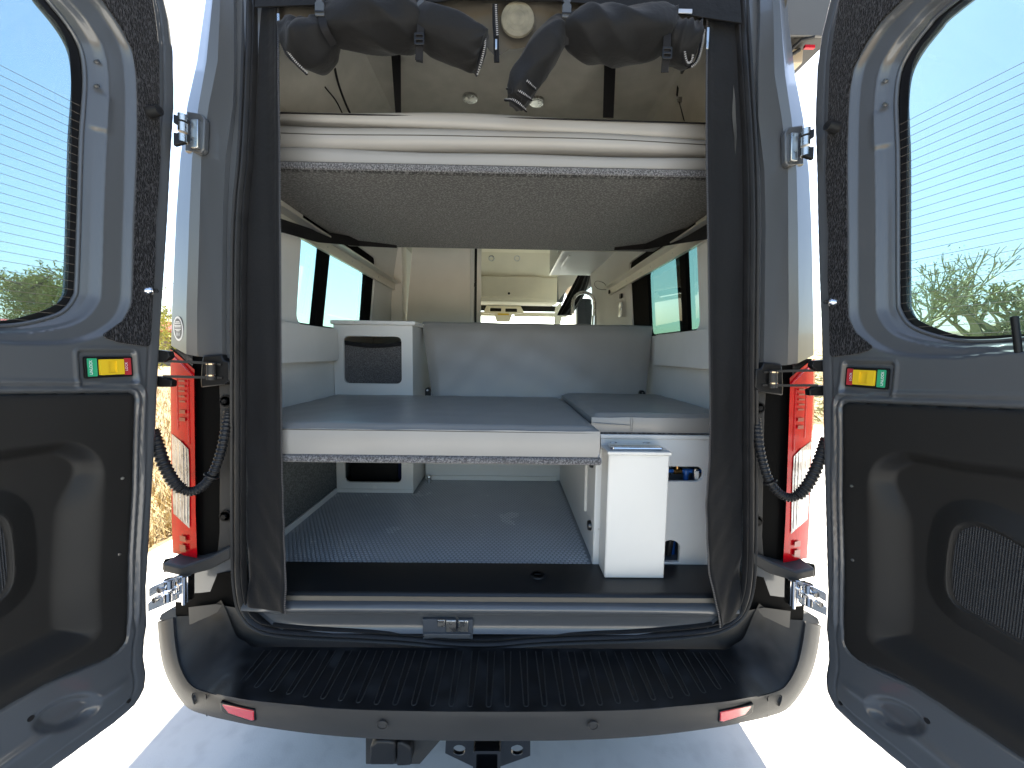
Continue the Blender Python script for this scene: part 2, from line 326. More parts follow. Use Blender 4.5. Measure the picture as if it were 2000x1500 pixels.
# ------------------------------------------------------------------ the van
VAN = thing('camper_van', 'grey high-roofed camper van seen from behind with both rear doors open', 'van', (0, 2.3, 0))
ZF = .66
SIDE = [(.42, 1.0), (.55, 1.045), (.75, 1.06), (1.2, 1.062), (1.58, 1.06), (1.8, 1.03), (2.0, 1.0), (2.2, .965), (2.4, .93), (2.52, .905), (2.64, .85), (2.72, .74), (2.76, .55), (2.78, .2), (2.78, 0)]
def sx(z): return ip(z, [p[0] for p in SIDE], [p[1] for p in SIDE])
def skin(sd):
    mb = MB(); ys = [.12, .45, .6, 1.9, 2.3, 2.7, 3.35, 3.5, 4.25, 4.6]; n = len(SIDE)
    zs = sorted(set([p[0] for p in SIDE] + [1.36, 1.42, 1.95, 2.28]))
    zs = [z for z in zs]
    pts = [(z, sx(z)) for z in zs if z < 2.7] + [p for p in SIDE if p[0] >= 2.7]
    def v(y, i):
        z, x = pts[i]; k = sst(3.4, 4.7, np.array(y)).item()
        return (sd * x * (1 - .05 * k), y, z - (k * .35 if z > 2.3 else 0) * (z - 2.3) / .48)
    for j in range(len(ys) - 1):
        for i in range(len(pts) - 1):
            za, zb = pts[i][0], pts[i + 1][0]
            if ys[j] >= .59 and ys[j + 1] <= 1.91 and za >= 1.41 and zb <= 2.29: continue
            if ys[j] >= 3.34 and ys[j + 1] <= 4.26 and za >= 1.35 and zb <= 1.96: continue
            if sd > 0 and ys[j] >= 2.69 and ys[j + 1] <= 4.26 and za >= 1.35 and zb <= 2.21: continue
            if ys[j] >= 4.25 and za >= 1.35 and zb <= 2.0: continue
            mb.add([v(ys[j], i), v(ys[j + 1], i), v(ys[j + 1], i + 1), v(ys[j], i + 1)], [(0, 1, 2, 3)])
    return mb
for sd in (-1, 1):
    skin(sd).build('side_panel', PAINT, VAN, smooth=30)
# bonnet, front, windscreen
MB().loft([[(-1.0, 4.6, 1.36), (-1.0, 4.6, .42)], [(-1.0, 4.95, 1.33), (-1.0, 4.95, .42)], [(-.95, 5.6, 1.05), (-.95, 5.6, .42)], [(-.7, 5.75, 1.0), (-.7, 5.75, .42)], [(.7, 5.75, 1.0), (.7, 5.75, .42)], [(.95, 5.6, 1.05), (.95, 5.6, .42)], [(1.0, 4.95, 1.33), (1.0, 4.95, .42)], [(1.0, 4.6, 1.36), (1.0, 4.6, .42)]]).build('front_panel', PAINT, VAN)
MB().loft([[(-1.0, 4.55, 1.37), (-1.0, 4.95, 1.335), (-.95, 5.6, 1.055), (-.7, 5.75, 1.0)], [(1.0, 4.55, 1.37), (1.0, 4.95, 1.335), (.95, 5.6, 1.055), (.7, 5.75, 1.0)]]).build('bonnet', PAINT, VAN)
MB().add([(-.95, 4.98, 1.36), (.95, 4.98, 1.36), (.80, 4.3, 2.16), (-.80, 4.3, 2.16)], [(0, 1, 2, 3)]).build('windscreen', GLASSW, VAN)
MB().add([(-.80, 4.3, 2.16), (.80, 4.3, 2.16), (.84, 4.15, 2.40), (.55, 4.0, 2.6), (-.55, 4.0, 2.6), (-.84, 4.15, 2.40)], [(0, 1, 2, 3, 4, 5)]).build('windscreen_header', PAINT, VAN)
for sd in (-1, 1):
    MB().prism([(sd * 1.02, 3.35 if sd < 0 else 2.68, 1.36), (sd * 1.02, 4.85, 1.36), (sd * .985, 4.3, 1.97), (sd * .965, 4.2, 1.97 if sd < 0 else 2.21), (sd * .965, 3.35 if sd < 0 else 2.68, 1.97 if sd < 0 else 2.21)], (-sd * .006, 0, 0)).build('cab_side_window', GLASSW, VAN)
MB().box((-.95, .1, .40), (.95, 5.5, .46)).build('underbody', BLACK, VAN)
# wheels
for (x, y) in ((-.82, 1.15), (.82, 1.15), (-.86, 4.85), (.86, 4.85)):
    s_ = 1 if x > 0 else -1
    wh = MB().tube([(x - s_ * .11, y, .35), (x - s_ * .095, y, .35), (x + s_ * .095, y, .35), (x + s_ * .11, y, .35)], [.30, .345, .345, .30], 36).build('wheel', RUBBER, VAN)
    MB().tube([(x + s_ * .10, y, .35), (x + s_ * .118, y, .35), (x + s_ * .118, y, .35), (x + s_ * .09, y, .35)], [.215, .215, .19, .15], 30).build('rim', STEEL, wh)
# rear body pillars
ROWS = [[(-0.8642, 0.06, 2.5715), (-0.8111, 0.01, 2.5275), (-0.7962, 0.02, 2.5369), (-0.7547, 0.008, 2.5271), (-0.7564, 0.024, 2.5416), (-0.7275, 0.02, 2.5387)], [(-0.8773, 0.06, 2.4864), (-0.8206, 0.008, 2.4441), (-0.8058, 0.018, 2.4529), (-0.7597, 0.006, 2.4439), (-0.7614, 0.022, 2.4573), (-0.7354, 0.018, 2.4546)], [(-0.9115, 0.06, 2.313), (-0.8444, 0.006, 2.2767), (-0.8192, 0.016, 2.2843), (-0.7631, 0.003, 2.2764), (-0.7642, 0.018, 2.287), (-0.7438, 0.014, 2.2846)],
  [(-0.943, 0.055, 2.1846), (-0.8707, 0.004, 2.1555), (-0.8485, 0.014, 2.162), (-0.7691, 0.0, 2.1553), (-0.7708, 0.016, 2.1649), (-0.749, 0.01, 2.1618)], [(-0.9687, 0.05, 2.0254), (-0.8943, 0.0, 2.0031), (-0.8766, 0.012, 2.0092), (-0.7949, -0.004, 2.0033), (-0.791, 0.012, 2.011), (-0.7629, 0.006, 2.0087)], [(-0.99, 0.05, 1.8584), (-0.9099, 0.0, 1.8428), (-0.889, 0.012, 1.8473), (-0.8093, -0.004, 1.8434), (-0.807, 0.012, 1.8489), (-0.7848, 0.004, 1.8466)], [(-1.0177, 0.05, 1.5773), (-0.9327, 0.0, 1.5729), (-0.91, 0.012, 1.5746), (-0.8242, -0.004, 1.5742), (-0.8218, 0.012, 1.576), (-0.8007, 0.004, 1.5755)], [(-1.0274, 0.05, 1.4571), (-0.94, 0.0, 1.4311), (-0.9173, 0.012, 1.4251), (-0.8324, -0.002, 1.4202), (-0.8285, 0.012, 1.4201), (-0.8073, 0.004, 1.4205)]]
for sd in (-1, 1):
    rows = []
    for r in ROWS:
        r = mir(r, sd); a = r[0]; rows.append([(sd * sx(a[2]), .125, a[2])] + r + [(r[-1][0] - sd * .06, r[-1][1] + .03, r[-1][2])])
    fine = []
    for i in range(len(rows) - 1):
        for k in range(4): fine.append([tuple(Vector(rows[i][j]).lerp(Vector(rows[i + 1][j]), k / 4)) for j in range(len(rows[0]))])
    fine.append(rows[-1])
    p = MB().loft(fine).build('rear_pillar', PAINT, VAN, smooth=28)
    # lower recess behind the lamp
    MB().loft([mir([(-0.9572, 0.045, 1.4339), (-0.9013, 0.022, 1.4316), (-0.8316, 0.0125, 1.4295)], sd), mir([(-0.9713, 0.045, 1.0875), (-0.9173, 0.022, 1.0946), (-0.846, 0.0125, 1.0981)], sd), mir([(-0.9817, 0.045, 0.7429), (-0.9333, 0.022, 0.7562), (-0.8604, 0.0125, 0.7656)], sd)]).build('lamp_recess', MATTEB, VAN)
    st = plate([(p_[0], p_[2]) for p_ in [(-0.8551, 0.012, 1.4197), (-0.8082, 0.012, 1.4204), (-0.8339, 0.012, 0.8054), (-0.8846, 0.012, 0.7998), (-0.8752, 0.012, 0.8645), (-0.8559, 0.012, 1.2606)]], [], lambda u, v, q: (u * -sd, .012 + q, v), .03).build('plastic_strip', PLASTIC, VAN, bevel=.003)
    for c in [(-0.8328, 0.01, 1.2884), (-0.8502, 0.01, 0.9212)]:
        c = (c[0] * -sd, c[1], c[2])
        MB().tube([(c[0], .011, c[2]), (c[0], .006, c[2]), (c[0], .006, c[2]), (c[0], .014, c[2])], [.019, .019, .015, .013], 20).build('bolt_socket', BLACK, st)
        MB().cyl((c[0], .012, c[2]), (c[0], -.002, c[2]), .008, 6).build('bolt', BLACK, st)
    lo = MB().loft([mir([(-1.0199, 0.03, 0.7336), (-0.9562, 0.03, 0.7515), (-0.8472, 0.03, 0.7872)], sd), mir([(-1.0297, 0.036, 0.6421), (-0.966, 0.036, 0.6461), (-0.8567, 0.036, 0.661)], sd)]).build('lower_corner_panel', PAINT, VAN)
    MB().loft([mir([(-1.0745, 0.068, 0.6843), (-0.9664, 0.04, 0.7019), (-0.8469, 0.026, 0.7286)], sd), mir([(-1.0766, 0.068, 0.4838), (-0.976, 0.04, 0.5056), (-0.844, 0.026, 0.517)], sd)]).build('bumper_backing', MATTEB, VAN)  # added black sheet that darkens the gap behind the bumper corner
    # tail lamp
    zt = lambda p_: (p_[0] * -sd, p_[1], p_[2])
    tl = MB().loft([mir([(-1.1064, 0.14, 1.4454), (-1.0296, 0.05, 1.4457), (-0.9755, 0.02, 1.4226), (-0.9271, 0.012, 1.3839), (-0.959, 0.06, 1.3781)], sd), mir([(-1.1119, 0.14, 1.3443), (-1.0348, 0.05, 1.3514), (-0.9791, 0.02, 1.3542), (-0.9303, 0.012, 1.3522), (-0.9604, 0.06, 1.3485)], sd), mir([(-1.1208, 0.14, 1.1491), (-1.043, 0.05, 1.1693), (-0.9852, 0.02, 1.1765), (-0.9373, 0.012, 1.1788), (-0.9677, 0.06, 1.1681)], sd), mir([(-1.1344, 0.14, 0.8663), (-1.0557, 0.05, 0.9055), (-0.9954, 0.02, 0.9189), (-0.9468, 0.012, 0.9228), (-0.979, 0.06, 0.902)], sd), mir([(-1.1384, 0.14, 0.7261), (-1.0578, 0.05, 0.7747), (-0.996, 0.02, 0.7826), (-0.949, 0.012, 0.7788), (-0.983, 0.06, 0.7523)], sd)], False).build('tail_lamp', RED, VAN, smooth=20)
    MB().prism(mir([(-1.0301, 0.06, 1.4458), (-0.9588, 0.06, 1.3814), (-0.983, 0.06, 0.7523), (-1.0665, 0.06, 0.7693)], sd), (0, .03, 0)).build('lamp_housing', BLACK, tl)
    MB().loft([mir([(-1.0377, 0.046, 1.1753), (-0.9849, 0.0165, 1.1576), (-0.9591, 0.0125, 1.1328)], sd), mir([(-1.0409, 0.046, 1.0864), (-0.9866, 0.0165, 1.0953), (-0.9593, 0.0125, 1.0968)], sd), mir([(-1.0447, 0.046, 0.9845), (-0.9902, 0.0165, 0.9959), (-0.9627, 0.0125, 0.9976)], sd), mir([(-1.047, 0.046, 0.9125), (-0.9952, 0.0165, 0.8985), (-0.9688, 0.0125, 0.8769)], sd)]).build('clear_lens', CLEARL, tl, smooth=20)
    for q in ([(-1.0145, 0.033, 1.1601), (-1.0245, 0.033, 0.9131)], [(-0.9936, 0.021, 1.1532), (-1.0032, 0.021, 0.9099)], [(-0.9775, 0.0145, 1.1451), (-0.9869, 0.0145, 0.9028)], [(-0.9668, 0.0125, 1.136), (-0.976, 0.0125, 0.8937)]): MB().tube(mir(q, sd), .0011, 6).build('lens_rib', STEEL, tl)
    for q0, q1 in (((-0.9841, 0.022, 1.3508), (-0.9593, 0.0145, 1.3453)), ((-0.9849, 0.022, 1.3347), (-0.9601, 0.0145, 1.3293)), ((-0.9858, 0.022, 1.3187), (-0.9609, 0.0145, 1.3134)), ((-0.9866, 0.022, 1.3026), (-0.9618, 0.0145, 1.2974)), ((-0.9859, 0.022, 1.2865), (-0.961, 0.0145, 1.2813)), ((-0.9874, 0.022, 1.2574), (-0.9628, 0.0145, 1.2459)), ((-0.9887, 0.022, 1.233), (-0.9641, 0.0145, 1.2217)), ((-1.0072, 0.022, 0.85), (-0.9825, 0.0145, 0.8318)), ((-1.0087, 0.022, 0.8209), (-0.9842, 0.0145, 0.7977))):
        q0, q1 = mir([q0, q1], sd); MB().add([(q0[0], q0[1] - .003, q0[2]), (q1[0], q1[1] - .003, q0[2]), (q1[0], q1[1] - .003, q1[2]), (q0[0], q0[1] - .003, q1[2])], [(0, 1, 2, 3)]).build('lens_segment', REDD, tl)
    MB().tube(mir([(-1.0271, 0.046, 1.4296), (-0.9731, 0.016, 1.4053), (-0.9319, 0.009, 1.3666)], sd), .0022, 6).build('lens_ridge', REFL, tl)
    MB().tube(mir([(-0.9956, 0.027, 1.3615), (-1.0006, 0.026, 1.1914)], sd), .0012, 6).build('lens_ridge', REFL, tl); MB().tube(mir([(-0.9515, 0.013, 1.3519), (-0.9582, 0.0125, 1.1491)], sd), .0012, 6).build('lens_ridge', REFL, tl)
    # plastic cap over the lower hinge
    MB().loft([mir([(-1.0299, -0.02, 0.779), (-1.0857, 0.05, 0.7533), (-0.8857, 0.05, 0.8008), (-0.8328, 0.0, 0.8235)], sd), mir([(-1.0265, -0.025, 0.7619), (-1.1001, 0.06, 0.7121), (-0.8868, 0.05, 0.7762), (-0.8312, -0.004, 0.797)], sd), mir([(-1.0239, -0.025, 0.7519), (-1.0973, 0.06, 0.7014), (-0.8876, 0.05, 0.7585), (-0.8317, -0.004, 0.7852)], sd)], False).build('hinge_cap', PLASTIC, VAN)
    MB().prism(mir([(-1.0242, -0.028, 0.7835), (-0.955, -0.038, 0.7782), (-0.8897, -0.022, 0.7979), (-0.8299, -0.004, 0.8273), (-0.8317, -0.004, 0.7852), (-0.8868, -0.022, 0.7579), (-0.9536, -0.038, 0.7452), (-1.0228, -0.028, 0.7537)], sd), (0, .095, 0)).build('hinge_cap', PLASTIC, VAN, bevel=.006)
# hinges
for sd in (-1, 1):
    h = MB().prism(mir([(-0.9131, 0.012, 2.1452), (-0.854, -0.012, 2.1225), (-0.843, -0.012, 2.1087), (-0.8499, -0.012, 2.0239), (-0.8592, -0.012, 2.0152), (-0.9251, 0.012, 2.0285)], sd), (0, .02, 0)).build('upper_hinge', PAINT, VAN, bevel=.004)
    MB().prism(mir([(-0.8792, -0.018, 2.1045), (-0.8589, -0.018, 2.1049), (-0.8627, -0.018, 2.0263), (-0.8832, -0.018, 2.0259)], sd), (0, .012, 0)).build('hinge_leaf', STEEL, h, bevel=.002)
    for a, b_ in ([(-0.8909, -0.03, 2.1084), (-0.8918, -0.03, 2.0905)], [(-0.8921, -0.03, 2.0849), (-0.8933, -0.03, 2.0614)], [(-0.8937, -0.03, 2.0544), (-0.8948, -0.03, 2.0335)]):
        a, b_ = mir([a, b_], sd); MB().cyl(a, b_, .012, 14).build('hinge_knuckle', STEEL, h)
    MB().prism(mir([(-0.9058, -0.045, 2.1021), (-0.8785, -0.03, 2.0977), (-0.8791, -0.03, 2.0866), (-0.8915, -0.04, 2.0752), (-0.903, -0.05, 2.0749)], sd), (0, .012, 0)).build('hinge_arm', BLACK, h, bevel=.002)
    MB().prism(mir([(-0.9084, -0.045, 2.053), (-0.8807, -0.03, 2.0561), (-0.8817, -0.03, 2.0366), (-0.9062, -0.05, 2.0148)], sd), (0, .012, 0)).build('hinge_arm', BLACK, h, bevel=.002)
    h = MB().prism(mir([(-0.9693, -0.045, 0.751), (-0.9351, -0.045, 0.7512), (-0.9394, -0.045, 0.6654), (-0.9768, -0.045, 0.6684)], sd), (0, .03, 0)).build('lower_hinge', CHROME, VAN, bevel=.003)
    MB().cyl(*mir([(-0.9384, -0.052, 0.7554), (-0.943, -0.052, 0.6667)], sd), .006, 12).build('hinge_pin', CHROME, h)
    for k, (px0, px1) in enumerate((((-0.9782, -0.06, 0.7502), (-0.9796, -0.06, 0.7242)), ((-0.9834, -0.06, 0.7111), (-0.9849, -0.06, 0.685)))):
        a, b_ = mir([px0, px1], sd); MB().cyl(a, b_, .014, 14).build('hinge_knuckle', CHROME, h)
    MB().prism(mir([(-1.0034, -0.1, 0.746), (-0.9634, -0.05, 0.754), (-0.9642, -0.05, 0.7376), (-1.0051, -0.1, 0.7177)], sd), (0, .012, 0)).build('hinge_arm', STEEL, h, bevel=.002)
    MB().prism(mir([(-1.009, -0.1, 0.7019), (-0.9663, -0.05, 0.6982), (-0.9674, -0.05, 0.6784), (-1.0107, -0.1, 0.6734)], sd), (0, .012, 0)).build('hinge_arm', STEEL, h, bevel=.002)
    for c in [(-0.9846, -0.075, 0.7304), (-0.9922, -0.085, 0.7079), (-0.9719, -0.055, 0.7178)]: MB().cyl((c[0] * -sd, c[1] - .012, c[2]), (c[0] * -sd, c[1] + .006, c[2]), .008, 12).build('hinge_bolt', CHROME, h)
    # door check strap
    k = MB().prism(mir([(-0.8814, -0.012, 1.4289), (-0.8262, -0.012, 1.4328), (-0.8193, -0.012, 1.4144), (-0.8026, -0.012, 1.4115), (-0.8035, -0.012, 1.3526), (-0.8226, -0.012, 1.3398), (-0.8923, -0.012, 1.331), (-0.8929, -0.012, 1.3497), (-0.8872, -0.012, 1.4041)], sd), (0, .028, 0)).build('check_strap', BLACK, VAN, bevel=.004)
    MB().cyl(*mir([(-0.8474, -0.026, 1.4081), (-0.8498, -0.026, 1.356)], sd), .0115, 16).build('roller', PLASTIC, k)
    for yy in ((-0.8476, -0.026, 1.4036), (-0.8491, -0.026, 1.3698)): a = mir([yy], sd)[0]; MB().cyl((a[0], a[1], a[2] - .002), (a[0], a[1], a[2] + .002), .0125, 16).build('roller_collar', CHROME, k)
    for pts in ([(-0.8246, -0.016, 1.4021), (-0.852, -0.02, 1.4049), (-0.8812, -0.035, 1.4079), (-0.9465, -0.075, 1.4123)], [(-0.8233, -0.016, 1.3619), (-0.854, -0.02, 1.3632), (-0.8833, -0.035, 1.3638), (-0.9489, -0.075, 1.3683)]):
        q = mir(pts, sd); b4 = MB()
        for a, c in zip(q[:-1], q[1:]):
            b4.add([(*a[:2], a[2] - .0035), (*c[:2], c[2] - .0035), (*c[:2], c[2] + .0035), (*a[:2], a[2] + .0035), (a[0], a[1] + .01, a[2] - .0035), (c[0], c[1] + .01, c[2] - .0035), (c[0], c[1] + .01, c[2] + .0035), (a[0], a[1] + .01, a[2] + .0035)], [(0, 1, 2, 3), (4, 7, 6, 5), (0, 4, 5, 1), (3, 2, 6, 7)])
        b4.build('strap_arm', BLACK, k)
    for pts in ([(-0.9576, -0.08, 1.4441), (-0.9262, -0.08, 1.4403), (-0.9227, -0.08, 1.4244), (-0.9303, -0.08, 1.417), (-0.9423, -0.08, 1.4081), (-0.9596, -0.08, 1.4078)], [(-0.9618, -0.08, 1.3699), (-0.939, -0.08, 1.3644), (-0.9207, -0.08, 1.3558), (-0.9231, -0.08, 1.3382), (-0.9637, -0.08, 1.3376)]):
        MB().prism(mir(pts, sd), (0, .02, 0)).build('strap_mount', BLACK, k, bevel=.002)
    # wiring conduit between pillar and door
    cp_ = spline(mir([(-0.8294, 0.012, 1.2529), (-0.8221, -0.012, 1.2092), (-0.8259, -0.03, 1.1419), (-0.839, -0.045, 1.083), (-0.8637, -0.055, 1.0421), (-0.8958, -0.065, 1.0265), (-0.9253, -0.075, 1.0484), (-0.9463, -0.085, 1.1017), (-0.9634, -0.088, 1.167), (-0.9779, -0.085, 1.2139)], sd), 36)
    n_ = len(cp_); cnd = MB().tube(cp_, [(.0125 if .0 < i < n_ * .62 else .0155) * (1 + .12 * math.sin(i * 2 * math.pi / 7)) for i in range(n_)], 12).build('wiring_conduit', RUBBER, VAN, smooth=60)
    MB().tube([cp_[int(n_ * .36) + i] for i in range(4)], .0205, 14).build('conduit_collar', RUBBER, cnd)
# sticker on the left pillar
sk_o = [(-0.9579, 0.0, 1.5434), (-0.947, 0.0, 1.5329), (-0.9406, 0.0, 1.5084), (-0.9496, 0.0, 1.4836), (-0.9617, 0.0, 1.4726), (-0.9726, 0.0, 1.4832), (-0.9782, 0.0, 1.5078), (-0.97, 0.0, 1.5325)]
cA = Vector((-0.9806, 0.026, 1.5094)); uA = (Vector((-0.9352, -0.001, 1.5084)) - Vector((-1.0245, 0.05, 1.5101))).normalized(); nA = uA.cross(Vector((0, 0, 1))).normalized()
if nA.y > 0: nA = -nA
def stk(u, v, q): return tuple(cA + uA * (u * 1.25) + Vector((.0, 0, 1)) * v + nA * (.001 + q))
ell = lambda a, b_: [(a * math.cos(i * math.pi / 16), b_ * math.sin(i * math.pi / 16)) for i in range(32)]
stc = plate(ell(.0255, .038), [], stk, .0006).build('oval_sticker', WHITEP, VAN)
plate(ell(.0205, .0315), [], lambda u, v, q: stk(u, v, q + .0007), .0004).build('sticker_field', mat('sticker_grey', (.12, .13, .135), .5), stc)
for (v0, hw) in ((.021, .010), (.0165, .015), (.010, .017), (.0055, .016), (-.002, .016), (-.0065, .009)):
    plate(rrect(-hw, hw, v0 - .0014, v0 + .0014, .0005, 2), [], lambda u, v, q: stk(u, v, q + .0012), .0003).build('print_line', WHITEP, stc)
mx = Matrix((uA * 1.2, Vector((0, 0, 1)), nA)).transposed().to_4x4(); mx.translation = stk(0, -.0185, .0012)
text_mesh('RV', .017, mx, 'print', WHITEP, stc)
# weather strip
PATH = [(-0.7284, 0.034, 2.5651), (-0.7269, 0.028, 2.4632), (-0.7334, 0.016, 2.244), (-0.7459, 0.006, 2.0235), (-0.7626, 0.002, 1.8758), (-0.7733, 0.0, 1.7267), (-0.7874, 0.0, 1.4209), (-0.8038, 0.0, 1.0203), (-0.8125, 0.0, 0.7695), (-0.8111, 0.0, 0.6842), (-0.8007, 0.0, 0.6187), (-0.7714, 0.0, 0.5737), (-0.7215, 0.0, 0.5496), (-0.6314, 0.0, 0.5379), (-0.4336, 0.0, 0.5285), (-0.2679, 0.0, 0.5189), (-0.1349, 0.0, 0.5055), (-0.0013, 0.0, 0.5027), (0.1323, 0.0, 0.5159), (0.2663, 0.0, 0.5237), (0.4678, 0.0, 0.532), (0.6526, 0.0, 0.5472), (0.7446, 0.0, 0.5655), (0.8015, 0.0, 0.603), (0.8251, 0.0, 0.6577), (0.8338, 0.0, 0.7311), (0.8311, 0.0, 0.8518), (0.8154, 0.0, 1.1207), (0.7946, 0.0, 1.4441), (0.7778, 0.0, 1.7542), (0.7712, 0.002, 1.8753), (0.7575, 0.006, 2.0545), (0.7357, 0.016, 2.2774), (0.7154, 0.028, 2.499), (0.7095, 0.034, 2.6022)]
sp_ = spline(PATH, 8); secs = []; ctr = Vector((0, 0, 1.5))
prof = [(-.023, .01), (-.021, -.004), (-.016, -.010), (-.011, -.008), (-.008, -.001), (-.0055, -.001), (-.003, -.011), (.002, -.014), (.007, -.010), (.009, -.001), (.011, .0), (.014, -.007), (.018, -.008), (.021, -.002), (.022, .012)]
for i, p in enumerate(sp_):
    t_ = (sp_[min(i + 1, len(sp_) - 1)] - sp_[max(i - 1, 0)]).normalized(); nrm = t_.cross(Vector((0, 1, 0))).normalized()
    kx = 1.0 if p.z < .62 and abs(p.x) < .74 else .92
    secs.append([p + nrm * a * kx + Vector((0, 1, 0)) * b_ for a, b_ in prof])
MB().loft(secs).build('door_seal', RUBBER, VAN, smooth=50)
# header above the opening
MB().loft([[(-.80, .05, 2.60), (-.55, .02, 2.585), (-.30, .0, 2.53), (-.16, -.014, 2.492), (.0, -.02, 2.482), (.11, -.016, 2.489), (.25, 0, 2.53), (.55, .02, 2.585), (.80, .05, 2.60)], [(-.80, .03, 2.64), (-.55, .0, 2.64), (-.30, -.01, 2.62), (-.16, -.025, 2.60), (0, -.03, 2.6), (.11, -.025, 2.60), (.25, -.01, 2.62), (.55, .0, 2.64), (.80, .03, 2.64)], [(-.78, .05, 2.74), (-.55, .04, 2.76), (-.30, .03, 2.77), (-.16, .03, 2.775), (0, .03, 2.775), (.11, .03, 2.775), (.25, .03, 2.77), (.55, .04, 2.76), (.78, .05, 2.74)], [(-.78, .13, 2.735), (-.55, .13, 2.765), (-.30, .13, 2.78), (-.16, .13, 2.78), (0, .13, 2.78), (.11, .13, 2.78), (.25, .13, 2.78), (.55, .13, 2.765), (.78, .13, 2.735)]]).build('roof_header', PAINT, VAN)
MB().prism([(-.89, .03, 2.57), (-.78, .03, 2.57), (-.75, .03, 2.62), (-.70, .02, 2.76), (-.86, .02, 2.66)], (0, .12, 0)).build('roof_corner', PAINT, VAN); MB().prism([(.89, .03, 2.57), (.78, .03, 2.57), (.75, .03, 2.62), (.70, .02, 2.76), (.86, .02, 2.66)], (0, .12, 0)).build('roof_corner', PAINT, VAN)
# sill
sil = [(.20, .664), (.03, .664), (.016, .661), (.010, .652), (.010, .640), (-.004, .637), (-.012, .630), (-.014, .618), (-.004, .606), (.004, .596), (.006, .565), (.002, .548), (-.006, .535)]
MB().loft([[(x, y, max(z, .54 + .08 * sst(.66, .78, np.array(abs(x))).item())) for y, z in sil[3:]] for x in np.linspace(-.80, .80, 33)]).build('door_sill', PAINT, VAN, smooth=50)
MB().loft([[(x, y, z) for y, z in [(.205, .655)] + sil[:5] + [(.02, .638)]] for x in (-.80, 0, .80)]).build('sill_plate', mat('satin_black_sill', (.010, .011, .012), .36, bump=.1, bscale=900, bdist=.0005), VAN, smooth=50)
MB().box((-.80, .0075, .641), (.80, .0098, .657)).build('sill_trim_strip', mat('grey_brown_trim', (.10, .09, .075), .5), VAN)
c = (0.1556, 0.1228, 0.665)
tp = MB().tube([(c[0], c[1], .664), (c[0], c[1], .668), (c[0], c[1], .668), (c[0], c[1], .666)], [.027, .025, .017, .014], 24).build('tie_down', BLACK, VAN)
MB().box((c[0] - .012, c[1] - .003, .666), (c[0] + .012, c[1] + .003, .6695)).build('tie_down_bar', BLACK, tp, bevel=.001)
# latch pocket
lp = bx('latch_pocket', (-0.2239, 0.004, 0.5231), ((-0.0624, 0.004, 0.5893)[0], .0055 - .012, (-0.0624, 0.004, 0.5893)[2]), mat('pocket_blue_grey', (.05, .06, .075), .4), VAN, bevel=.001)
bx('latch_lip', ((-0.2181, 0.0, 0.5315)[0], -.013, (-0.2181, 0.0, 0.5315)[2]), ((-0.0684, 0.0, 0.55)[0], -.006, (-0.0684, 0.0, 0.5447)[2]), PAINT, lp, bevel=.001)
bx('striker_bracket', ((-0.1483, 0.0, 0.546)[0], -.011, (-0.1483, 0.0, 0.5495)[2]), ((-0.077, 0.0, 0.5886)[0], -.0065, (-0.077, 0.0, 0.5886)[2]), STEEL, lp, bevel=.002)
MB().tube([Vector((-0.112, -0.012, 0.6004)), Vector((-0.11, -0.028, 0.605)), Vector((-0.1099, -0.028, 0.5776)), Vector((-0.1119, -0.012, 0.5587))], .0045, 10).build('striker_loop', CHROME, lp)
for c in [(-0.1318, -0.011, 0.584), (-0.089, -0.011, 0.5843)]: MB().cyl(c, (c[0], c[1] - .004, c[2]), .004, 6).build('striker_bolt', STEEL, lp)
bx('catch_block', ((-0.1748, 0.0, 0.5669)[0], -.014, (-0.1748, 0.0, 0.5705)[2]), ((-0.1516, 0.0, 0.5916)[0], -.0065, (-0.1516, 0.0, 0.5916)[2]), STEEL, lp, bevel=.001)
# ------------------------------------------------------------------ rear bumper with step
MB().loft([[(-1.0, .03, .44), (-.90, .018, .44), (-.6, .018, .44), (.6, .018, .44), (.90, .018, .44), (1.0, .03, .44)], [(-1.0, .03, .60), (-.90, .018, .62), (-.6, .018, .56), (.6, .018, .56), (.90, .018, .62), (1.0, .03, .60)]]).build('rear_apron', PLASTIC, VAN)
RO = [(-1.0858, 0.06, 0.5391), (-1.0339, 0.004, 0.4956), (-0.9714, -0.055, 0.4651), (-0.8991, -0.105, 0.4432), (-0.8126, -0.15, 0.4597), (-0.7212, -0.18, 0.4714), (-0.6375, -0.2, 0.4773), (-0.4852, -0.225, 0.4888), (-0.3445, -0.236, 0.4928), (-0.1807, -0.242, 0.4949), (-0.0048, -0.245, 0.4969)]
RI = [(-1.0737, 0.062, 0.5414), (-1.024, 0.008, 0.4961), (-0.9644, -0.05, 0.4676), (-0.894, -0.098, 0.4467), (-0.8128, -0.14, 0.4614)] + [(-0.696, -0.2041, 0.505), (-0.6291, -0.2117, 0.502), (-0.4852, -0.2244, 0.5), (-0.3456, -0.2329, 0.5), (-0.1818, -0.2369, 0.5), (-0.0052, -0.2378, 0.5)]
BO = [(-1.1772, 0.11, 0.4913), (-1.1186, 0.05, 0.437), (-1.0456, -0.01, 0.391), (-0.9255, -0.085, 0.363), (-0.8271, -0.132, 0.3801), (-0.735, -0.165, 0.3961), (-0.6499, -0.185, 0.4013), (-0.4977, -0.205, 0.4011), (-0.3541, -0.215, 0.3984), (-0.186, -0.22, 0.3965), (-0.0051, -0.222, 0.3976)]
IN = [(-0.8848, 0.02, 0.6325), (-0.861, 0.012, 0.5925), (-0.8421, 0.004, 0.5564), (-0.8214, -0.004, 0.5258), (-0.7901, -0.01, 0.5115)]
